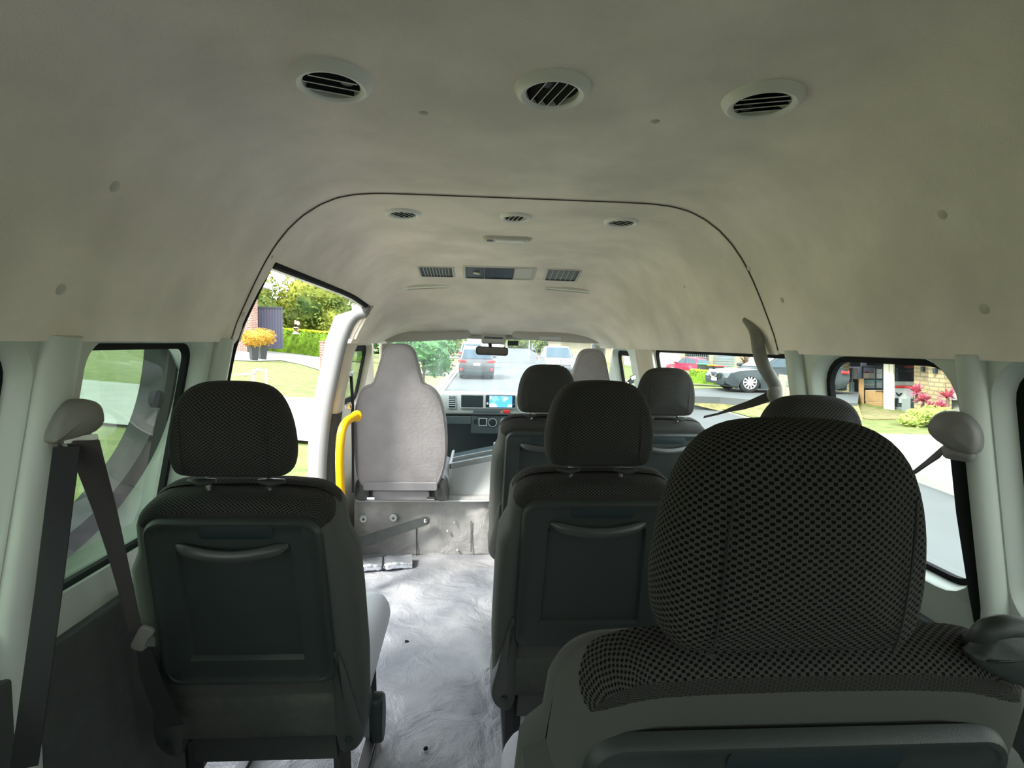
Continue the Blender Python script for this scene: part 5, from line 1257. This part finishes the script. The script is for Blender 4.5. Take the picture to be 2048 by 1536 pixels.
mb = MB(); mb.box((b.x-12*u, b.y-.02, b.z+60*u), (b.x+12*u, b.y+24*u, b.z+63*u)); mb.build('cap', M['brick'], t, smooth=False)
a = BL(514, 702); b2 = BL(600, 710); c = BL(672, 722)
hedge('bright lime green clipped hedge left of the brick pillar', [Vector((a.x-.2, a.y+1, a.z)), b2+Vector((0, .6, 0)), c+Vector((1.5, .8, 0))], 1.65, 1.0, M['hedge'], M['hedgetop'], dens=160, size=.06)
# brick house corner, fence, bins
b = BL(490, 706); Yb = 34.
t = thing('brick_house', 'red brick house corner at the far left of the door opening', 'house', (PY(503, 690, Yb).x, Yb, gl(-16)))
x1 = PY(503, 690, Yb).x; mb = MB(); mb.box((x1-8, Yb, -.2), (x1, Yb+1.0, 4.6)); mb.build('walls', M['brick'], t, smooth=False)
mb = MB(); p = PY(530, 575, Yb); mb.box((x1-8.6, Yb-.6, p.z), (p.x, Yb+1.2, p.z+.35)); mb.build('eave', M['whitep'], t, smooth=False)
Yf = 36.; p = PY(503, 660, Yf); q = PY(565, 616, Yf)
t = thing('metal_fence', 'blue grey corrugated steel fence panel behind the potted plants', 'fence', (p.x, Yf, p.z-1))
mb = MB(); vs = []; K_ = 88
for i in range(K_+1):
    x = p.x+(q.x-p.x)*i/K_; y = Yf + (.05 if (i % 8) in (1, 2, 3, 4) else 0)
    vs += [(x, y, p.z-1.2), (x, y, q.z)]
mb.add(vs, [(i*2, i*2+2, i*2+3, i*2+1) for i in range(K_)]); mb.build('sheet', M['fence'], t, smooth=False)
mb = MB(); mb.box((p.x, Yf-.05, q.z-.03), (q.x, Yf+.08, q.z+.08)); mb.build('top_rail', M['fencedk'], t, smooth=False)
def wheelie(label, x, y, z, body, lid, s_=1.0, group='wheelie bins'):
    t = thing('wheelie_bin', label, 'bin', (x, y, z), group)
    mb = MB(); mb.add([(x-.25*s_, y-.25, z), (x+.25*s_, y-.25, z), (x+.25*s_, y+.25, z), (x-.25*s_, y+.25, z), (x-.32*s_, y-.32, z+1.0*s_), (x+.32*s_, y-.32, z+1.0*s_), (x+.32*s_, y+.36, z+1.0*s_), (x-.32*s_, y+.36, z+1.0*s_)], [(3,2,1,0), (4,5,6,7), (0,1,5,4), (1,2,6,5), (2,3,7,6), (3,0,4,7)]); mb.build('body', body, t, smooth=False, bevel=.02)
    mb = MB(); mb.box((x-.36*s_, y-.36, z+1.0*s_), (x+.36*s_, y+.40, z+1.07*s_)); mb.build('lid', lid, t, bevel=.03)
    for sx in (-1, 1):
        mb = MB(); mb.tube([(x+sx*.28*s_, y+.3, z+.1), (x+sx*.22*s_, y+.3, z+.1)], .1, 10); mb.build('wheel', M['tyre'], t)
p = PY(522, 664, 33.5); wheelie('dark bin with a yellow lid behind the potted plants', p.x, 33.5, p.z-1.1, M['pot'], M['binyel'], 1.0, 'bins by the brick house')
p = PY(506, 668, 33.2); wheelie('dark bin with a red lid behind the potted plants, beside the brick wall', p.x, 33.2, p.z-1.1, M['pot'], M['binred'], 1.0, 'bins by the brick house')
# garden figure
p = PY(592, 650, 36); t = thing('garden_ornament', 'small pale pinkish garden ornament standing out above the hedge', 'ornament', (p.x, 36, p.z-.6))
mb = MB(); mb.tube([(p.x, 36, p.z-.6), (p.x, 36, p.z-.2), (p.x+.03, 36, p.z+.05), (p.x-.06, 36, p.z+.3)], [.28, .22, .14, .05], 8); mb.build('figure', mat('terracotta', (.5, .36, .30), .9), t)
mb = MB(); blobmesh(mb, (p.x+.12, 36, p.z+.12), (.13, .12, .14), .1); mb.build('head', M['cream'], t)
# big trees behind
TL = [(-24, 45, 8.5, 6.5, 'left of three behind the hedge'), (-18.5, 42, 7.5, 6.0, 'middle of three behind the hedge'), (-13.0, 43, 7.2, 6.2, 'right of three behind the hedge, by the door jamb')]
for i, (x, y, h, w, lb) in enumerate(TL):
    tree('tall_tree', 'tall green and yellow tree, ' + lb, (x, y, .0), h, [(0, 0, h*.62, w*.5, 2.6, h*.40, 2200), (w*.3, -.5, h*.35, w*.36, 2.2, h*.32, 1300), (-w*.32, .2, h*.40, w*.36, 2.2, h*.34, 1300)], M['tree'], .15, 'tall trees behind the hedge', seed=40+i)
# water meter pipes
b = BL(504, 772); u = b.y/F
t = thing('water_meter', 'grey pipework of a water meter standing on the lawn', 'water meter', b)
def mp(px, py): return PY(px, py, b.y)
mb = MB(); mb.tube([mp(507, 775), mp(507, 748)], 2.2*u, 8); mb.tube([mp(532, 770), mp(532, 738)], 2.2*u, 8); mb.build('riser_pipe', M['pipe'], t)
mb = MB(); mb.tube([mp(468, 750), mp(480, 749), mp(508, 748)], 1.7*u, 8); mb.tube([mp(505, 741), mp(533, 741)], 1.8*u, 8); mb.build('cross_pipe', M['pipe'], t)
for (x, y) in ((492, 749), (517, 740), (508, 745)):
    mb = MB(); mb.tube([mp(x-5, y), mp(x-3, y), mp(x+3, y), mp(x+5, y)], [1.5*u, 3.8*u, 3.8*u, 1.5*u], 10); mb.build('valve', M['pipe'], t)

# ---------------------------------------------------------------- right side of the street
def pbox(name, x0, x1, y0, y1, Y, dep, m, parent, bev=0):
    a = PY(x0, y0, Y); b = PY(x1, y1, Y); mb = MB(); mb.box((min(a.x, b.x), Y, min(a.z, b.z)), (max(a.x, b.x), Y+dep, max(a.z, b.z))); return mb.build(name, m, parent, smooth=False, bevel=bev)
YN = 46.0
p = PY(1440, 745, YN)
t = thing('neighbour_house', 'cream brick house with a grey roller door across the street', 'house', p)
pbox('render_wall', 1290, 1360, 640, 752, YN-1.5, 6, M['render'], t)
pbox('brick_wall', 1415, 1660, 640, 750, YN, 6, M['lbrick'], t)
rd = pbox('roller_door', 1428, 1468, 700, 748, YN-.05, .1, M['roller'], t)
for i in range(9): pbox('door_rib', 1428.5, 1467.5, 702+i*5, 702.8+i*5, YN-.08, .04, M['render'], rd)
w_ = pbox('window', 1498, 1520, 700, 738, YN-.06, .1, M['whitep'], t); pbox('pane', 1502, 1517, 704, 734, YN-.09, .05, M['render'], w_)
pbox('screen_box', 1507, 1520, 722, 740, YN-.5, .3, M['roller'], t)
for x in (1549, 1538): pbox('wall_lamp', x-2, x+2, 706, 715, YN-.25, .2, M['dark'], t)
t = thing('slatted_fence', 'dark upright slatted fence left of the roller door house', 'fence', PY(1400, 745, YN-1))
for i in range(11): pbox('slat', 1372+i*4.1, 1375+i*4.1, 696, 748, YN-.9, .1, M['fencedk'], t)
pbox('backing', 1372, 1416, 697, 748, YN-.78, .05, M['dark'], t)
q = PY(1378, 745, 42); car('red hatchback parked across the street left of the bins', (q.x, 42, q.z-.1), 2.0, 3.6, 1.6, 1.35, M['carred'], kind='hatch')
q = PY(1406, 752, 38.5); wheelie('dark bin with a green lid across the street beside the red car', q.x, 38.5, q.z-.25, M['pot'], M['bingrn'], 1.1, 'bins across the street')
q = PY(1420, 754, 38.4); wheelie('dark bin with a yellow lid across the street, middle of three', q.x, 38.4, q.z-.25, M['pot'], M['binyel'], 1.1, 'bins across the street')
q = PY(1434, 756, 38.2); wheelie('dark bin with a red lid across the street, right of three', q.x, 38.2, q.z-.25, M['pot'], M['binred'], 1.1, 'bins across the street')
Yh = 24.0
a = PY(1380, 764, Yh+1); b2 = PY(1473, 772, Yh)
hedge('low clipped green hedge across the street in front of the bins', [a, b2], a.z*-1+PY(1380, 741, Yh+1).z if False else PY(1430, 742, Yh).z-PY(1430, 767, Yh).z, .9, M['hedge'], M['hedgetop'], dens=130, size=.05)
mound = [PY(x, y, Y) for x, y, Y in ((1290, 768, 25), (1500, 775, 24), (1720, 770, 24), (1720, 747, 47), (1290, 742, 48))]
o = flat('front_lawn', mound + [], M['grass']); tag(o, 'sunlit lawn behind the hedge across the street', 'lawn', kind='stuff')
mnd = [PY(1290, 768, 25), PY(1500, 775, 24), PY(1720, 772, 24), PZ(1720, 777, zs), PZ(1440, 776, zs), PZ(1290, 781, zs)]
o = flat('lawn_strip', mnd, M['grass']); tag(o, 'green lawn strip between hedge and grey driveway across the street', 'lawn', kind='stuff')
def spiky(label, base, n, L, m, seed=0, name='spiky_plant', cat='plant', group=None, stem=0, up=.3, wd=.09):
    rnd = random.Random(seed); base = Vector(base); t = thing(name, label, cat, base, group); mb = MB(); c = base+Vector((0, 0, stem))
    for i in range(n):
        a = rnd.uniform(0, 6.283); el = rnd.uniform(up-.5, 1.3); d = Vector((math.cos(a)*math.cos(el), math.sin(a)*math.cos(el), math.sin(el))); l = L*rnd.uniform(.7, 1.15)
        s_ = Vector((-math.sin(a), math.cos(a), 0))*L*wd; m1 = c+d*l*.5+Vector((0, 0, .04*L)); tp = c+d*l-Vector((0, 0, .18*L*math.cos(el)))
        mb.add([c, m1-s_, tp, m1+s_], [(0,1,2,3)])
    mb.build('leaves', m, t, smooth=False)
    if stem:
        mb = MB(); mb.tube([base, c], [.05, .035], 6); mb.build('stem', M['bark'], t)
    return t
M['brownleaf'] = mat('brown_leaf', (.20, .13, .09), .8)
q = PY(1489, 752, 26); spiky('brown spiky palm-like plant before the cream house across the street', q, 70, .62, M['brownleaf'], 3, stem=.62, wd=.05)
q = PY(1474, 762, 25.5); tree('garden_shrub', 'rounded olive shrub beside the brown spiky plant across the street', q, .7, [(0, 0, .38, .75, .5, .42, 450), (.5, 0, .3, .4, .4, .3, 200)], M['hedge'], .06, trunk=False, cat='shrub', seed=77)
# grey SUV on its drive
YS = 17.3
xa, xb = PY(1452, 780, YS).x, PY(1697, 790, YS).x
car('dark grey SUV parked side-on across the street with silver alloy wheels', ((xa+xb)/2, YS+.85, zs), PI, xb-xa, 1.75, 1.38, M['cargrey'])
# brick letterbox
q = PZ(1580, 826, GZ+.2); Yl = 14.2
t = thing('brick_letterbox', 'pale brick letterbox pillar standing on the grass before the grey SUV', 'letterbox', PY(1579, 806, Yl))
mb = MB(); v_ = [PY(1568, 806, Yl), PY(1592, 806, Yl), PY(1590, 752, Yl), PY(1572, 750, Yl)]; mb.add(v_+[p+Vector((0, .35, 0)) for p in v_], [(0,1,2,3), (7,6,5,4), (0,4,5,1), (1,5,6,2), (2,6,7,3), (3,7,4,0)]); mb.build('shaft', M['lbrick'], t, smooth=False)
pbox('letter_slot', 1574, 1582, 762, 772, Yl-.03, .1, M['roller'], t)
# garage house
FA = PY(1655, 790, 19.2); FB = PY(1900, 830, 13.6)
FU = Vector((FB.x-FA.x, FB.y-FA.y, 0)).normalized(); FN = Vector((-FU.y, FU.x, 0))
if FN.dot(FA-EYE) < 0: FN = -FN
def FP(px, py, d=0.0): return PPl(px, py, FA+FN*d, FN)
def fbox(name, x0, x1, y0, y1, d0, d1, m, parent, y0b=None, y1b=None, bev=0):
    y0b = y0 if y0b is None else y0b; y1b = y1 if y1b is None else y1b
    q = [FP(x0, y1, d0), FP(x1, y1b, d0), FP(x1, y0b, d0), FP(x0, y0, d0)]
    mb = MB(); mb.add(q+[p+FN*(d1-d0) for p in q], [(0,1,2,3), (7,6,5,4), (0,4,5,1), (1,5,6,2), (2,6,7,3), (3,7,4,0)]); return mb.build(name, m, parent, smooth=False, bevel=bev)
t = thing('garage_house', 'yellow brick house with open cluttered double garage at the right window', 'house', FP(1770, 822))
fbox('brick_pier', 1600, 1677, 700, 822, 0, .4, M['ybrick'], t)
fbox('fascia', 1580, 1960, 705, 712, -.35, .1, M['cream2'], t, 713, 722)
fbox('lintel', 1600, 1960, 711.5, 717, -.02, .35, M['render'], t, 721, 727)
fbox('roof', 1580, 1960, 660, 705.5, -.3, 3, M['roof'], t, 668, 713.5)
fbox('post', 1767, 1777, 714, 821, -.02, .04, M['cream2'], t); fbox('post', 1778.5, 1786, 715, 823, .02, .07, M['cream2'], t)
fbox('brick_pier', 1828, 1862, 719, 832, .1, .25, M['ybrick'], t)
fbox('brick_pier', 1857, 1889, 719, 838, -.1, .1, M['ybrick'], t)
w_ = fbox('window', 1889, 1960, 735, 800, .2, .35, M['whitep'], t); fbox('pane', 1893, 1955, 740, 768, .17, .22, M['render'], w_)
fbox('brick_wall', 1885, 1990, 715, 840, .36, .7, M['render'], t)
for (x, y) in ((1661, 727), (1843, 738), (1867, 741)):
    l = fbox('wall_lamp', x-2.5, x+2.5, y-5, y+5, -.2 if x > 1850 else (.02 if x > 1800 else -.1), -.1 if x > 1850 else .1 if x > 1800 else 0, M['dark'], t, bev=.01)
# garage interior shell
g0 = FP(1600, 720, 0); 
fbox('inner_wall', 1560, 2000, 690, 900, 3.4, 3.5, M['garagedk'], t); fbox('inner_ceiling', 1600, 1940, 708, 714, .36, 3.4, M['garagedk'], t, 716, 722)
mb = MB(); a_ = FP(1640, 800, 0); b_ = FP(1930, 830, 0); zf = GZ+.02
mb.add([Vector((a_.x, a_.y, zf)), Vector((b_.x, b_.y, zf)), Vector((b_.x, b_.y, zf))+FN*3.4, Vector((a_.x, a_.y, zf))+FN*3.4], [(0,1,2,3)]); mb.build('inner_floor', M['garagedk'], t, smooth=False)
G = 'clutter in the open garage'
def item(name, label, cat, boxes, px, py, d):
    tt = thing(name, label, cat, FP(px, py, d), G)
    for bb in boxes:
        nm, x0, x1, y0, y1, d0, d1, m = bb; fbox(nm, x0, x1, y0, y1, d0, d1, M[m], tt, bev=.01)
    return tt
item('cardboard_box', 'brown cardboard box in the garage doorway, on top of another', 'box', [('carton', 1730, 1750, 781, 803, .35, .8, 'card'), ('side', 1750, 1763, 782, 803, .40, .8, 'card'), ('tape', 1730, 1763, 780.4, 781.4, .36, .8, 'cream2')], 1746, 803, .5)
item('cardboard_box', 'brown cardboard box in the garage doorway, under another', 'box', [('carton', 1731, 1762, 804, 818, .35, .8, 'card'), ('tape', 1731, 1762, 803.6, 804.4, .36, .8, 'cream2')], 1746, 818, .5)
item('timber_plank', 'pale timber plank leaning upright left of the cardboard boxes', 'plank', [('plank', 1717, 1725, 757, 812, .3, .36, 'card')], 1720, 812, .3)
item('storage_rack', 'dark metal shelf rack behind the cardboard boxes', 'shelf', [('upright', 1723, 1724.5, 733, 800, .9, .95, 'fencedk'), ('upright', 1749, 1750.5, 733, 800, .9, .95, 'fencedk'), ('upright', 1764, 1765, 733, 800, .9, .95, 'fencedk'), ('shelf', 1723, 1765, 757, 758.5, .9, 1.4, 'fencedk'), ('shelf', 1723, 1765, 776, 777.5, .9, 1.4, 'fencedk'), ('shelf', 1723, 1765, 733, 734.5, .9, 1.4, 'fencedk')], 1740, 800, .9)
item('storage_crate', 'pale blue crate on the rack above the cardboard boxes', 'crate', [('crate', 1727, 1749, 763, 776, .92, 1.3, 'dash'), ('lid', 1726, 1750, 760, 763, .9, 1.3, 'teal'), ('stripe', 1727, 1749, 768, 770, .9, .95, 'whitep')], 1738, 776, .9)
item('white_cabinet', 'white upright box standing on the garage rack beside the post', 'box', [('box', 1748, 1762, 738, 757, .95, 1.35, 'whitep'), ('door_line', 1748.5, 1761.5, 746, 747, .93, .96, 'render')], 1755, 757, 1)
item('plastic_bag', 'lumpy pinkish white bag on the garage rack', 'bag', [('bag', 1725, 1737, 746, 757, .95, 1.3, 'cream'), ('knot', 1729, 1733, 743, 746, 1.0, 1.1, 'pink')], 1731, 757, 1)
item('folded_machine', 'grey and teal folded machine standing behind the SUV tail', 'equipment', [('frame', 1693, 1695, 740, 800, .6, .65, 'roller'), ('frame', 1702, 1704, 735, 805, .6, .65, 'roller'), ('upper_body', 1694, 1707, 736, 758, .65, .8, 'render'), ('bag', 1692, 1701, 764, 784, .55, .7, 'teal')], 1700, 805, .6)  # the teal machine, built from frame and bag boxes
item('grey_cabinet', 'olive grey cabinet inside the garage left of the rack', 'cabinet', [('body', 1678, 1695, 736, 800, 1.2, 1.6, 'roller'), ('panel', 1681, 1688, 740, 745, 1.17, 1.25, 'cream2')], 1686, 800, 1.3)
item('brown_chest', 'brown wooden chest between the plank and the teal bag', 'chest', [('body', 1704, 1716, 762, 790, .9, 1.3, 'bark'), ('lid', 1703, 1717, 758, 762, .88, 1.3, 'card'), ], 1710, 790, 1)
item('garage_opener', 'dark mechanism hanging from the garage ceiling', 'equipment', [('motor', 1733, 1748, 724, 731, 1.0, 1.5, 'dashlow'), ('arm', 1724, 1760, 722, 724, 1.0, 1.1, 'fencedk')], 1740, 731, 1)
item('blue_tarp', 'blue bundle hung high inside the left garage bay', 'bundle', [('bundle', 1690, 1701, 724, 733, 1.4, 1.8, 'fence'), ('cord', 1684, 1706, 722, 724, 1.4, 1.5, 'dashmid')], 1695, 733, 1.5)
sg = item('standing_sign_box', 'white box with red top and dark wing emblem in the right garage bay', 'box', [('body', 1788, 1808, 776, 806, .5, .8, 'whitep'), ('red_top', 1789, 1809, 771, 776, .48, .8, 'binred'), ('grey_top', 1789, 1811, 763, 771, .5, .85, 'render')], 1798, 806, .5)
mb = MB(); e_ = [(1791, 784), (1796, 787), (1798, 789), (1801, 786), (1805, 786), (1801, 791), (1797, 793), (1793, 790)]
mb.add([FP(x, y, .485) for x, y in e_]+[FP(x, y, .498) for x, y in e_], [tuple(range(8)), tuple(range(15, 7, -1))]+[(i, (i+1) % 8, 8+(i+1) % 8, 8+i) for i in range(8)]); mb.build('emblem', M['dark'], sg, smooth=False)
item('grey_bin', 'flat grey upright box on the ground in the right garage bay', 'box', [('body', 1803, 1820, 797, 826, .2, .45, 'roller'), ('side', 1820, 1826, 797, 826, .22, .5, 'dark')], 1812, 826, .3)
item('black_bag', 'black bags piled by the garage post', 'bag', [('bag', 1780, 1794, 796, 814, .45, .8, 'dark'), ('bag_end', 1783, 1787, 801, 805, .43, .5, 'whitep'), ('lower_bag', 1779, 1801, 814, 826, .3, .7, 'roller')], 1788, 826, .5)
item('ladder_shelf', 'shelves with reddish boards high in the right garage bay', 'shelf', [('board', 1808, 1828, 733, 735, 1.5, 1.9, 'binred'), ('board', 1790, 1828, 742, 743.5, 1.6, 1.9, 'fencedk'), ('upright', 1790, 1791, 735, 775, 1.6, 1.7, 'fencedk')], 1808, 745, 1.6)
# plants in front of the garage house
for i, (px, py, d, L, st, lb) in enumerate(((1832, 806, -.6, .33, .28, 'tallest one before the brick piers'), (1845, 815, -.9, .30, .17, 'second one, lower and right of the tallest'), (1894, 815, -.8, .32, .25, 'one at the edge of the belt pillar'), (1882, 822, -1.2, .26, .08, 'low one left of the belt pillar'), (1862, 820, -.5, .24, .05, 'small one under the yellow pier'))):
    spiky('pink leaved spiky garden plant, ' + lb, FP(px, py, d), 60, L, M['pink'], 60+i, 'pink_cordyline', 'plant', 'pink plants before the garage', stem=st, wd=.10)
q = FP(1862, 845, -1.6); tree('garden_shrub', 'light green leafy shrub on the lawn below the pink plants', Vector((q.x, q.y, GZ+.05)), .6, [(0, 0, .28, .62, .45, .28, 700), (-.5, 0, .15, .35, .3, .2, 300), (.5, 0, .2, .4, .3, .22, 300)], M['shrub'], .05, trunk=False, cat='shrub', seed=91)
dry = [PZ(x, y, GZ+.09) for x, y in ((1700, 806), (1766, 820), (1835, 831), (1830, 838), (1740, 838), (1700, 830))]
o = flat('dry_lawn', dry, M['verge'], .1); tag(o, 'dry yellow grass edge in front of the open garage', 'grass', kind='stuff')
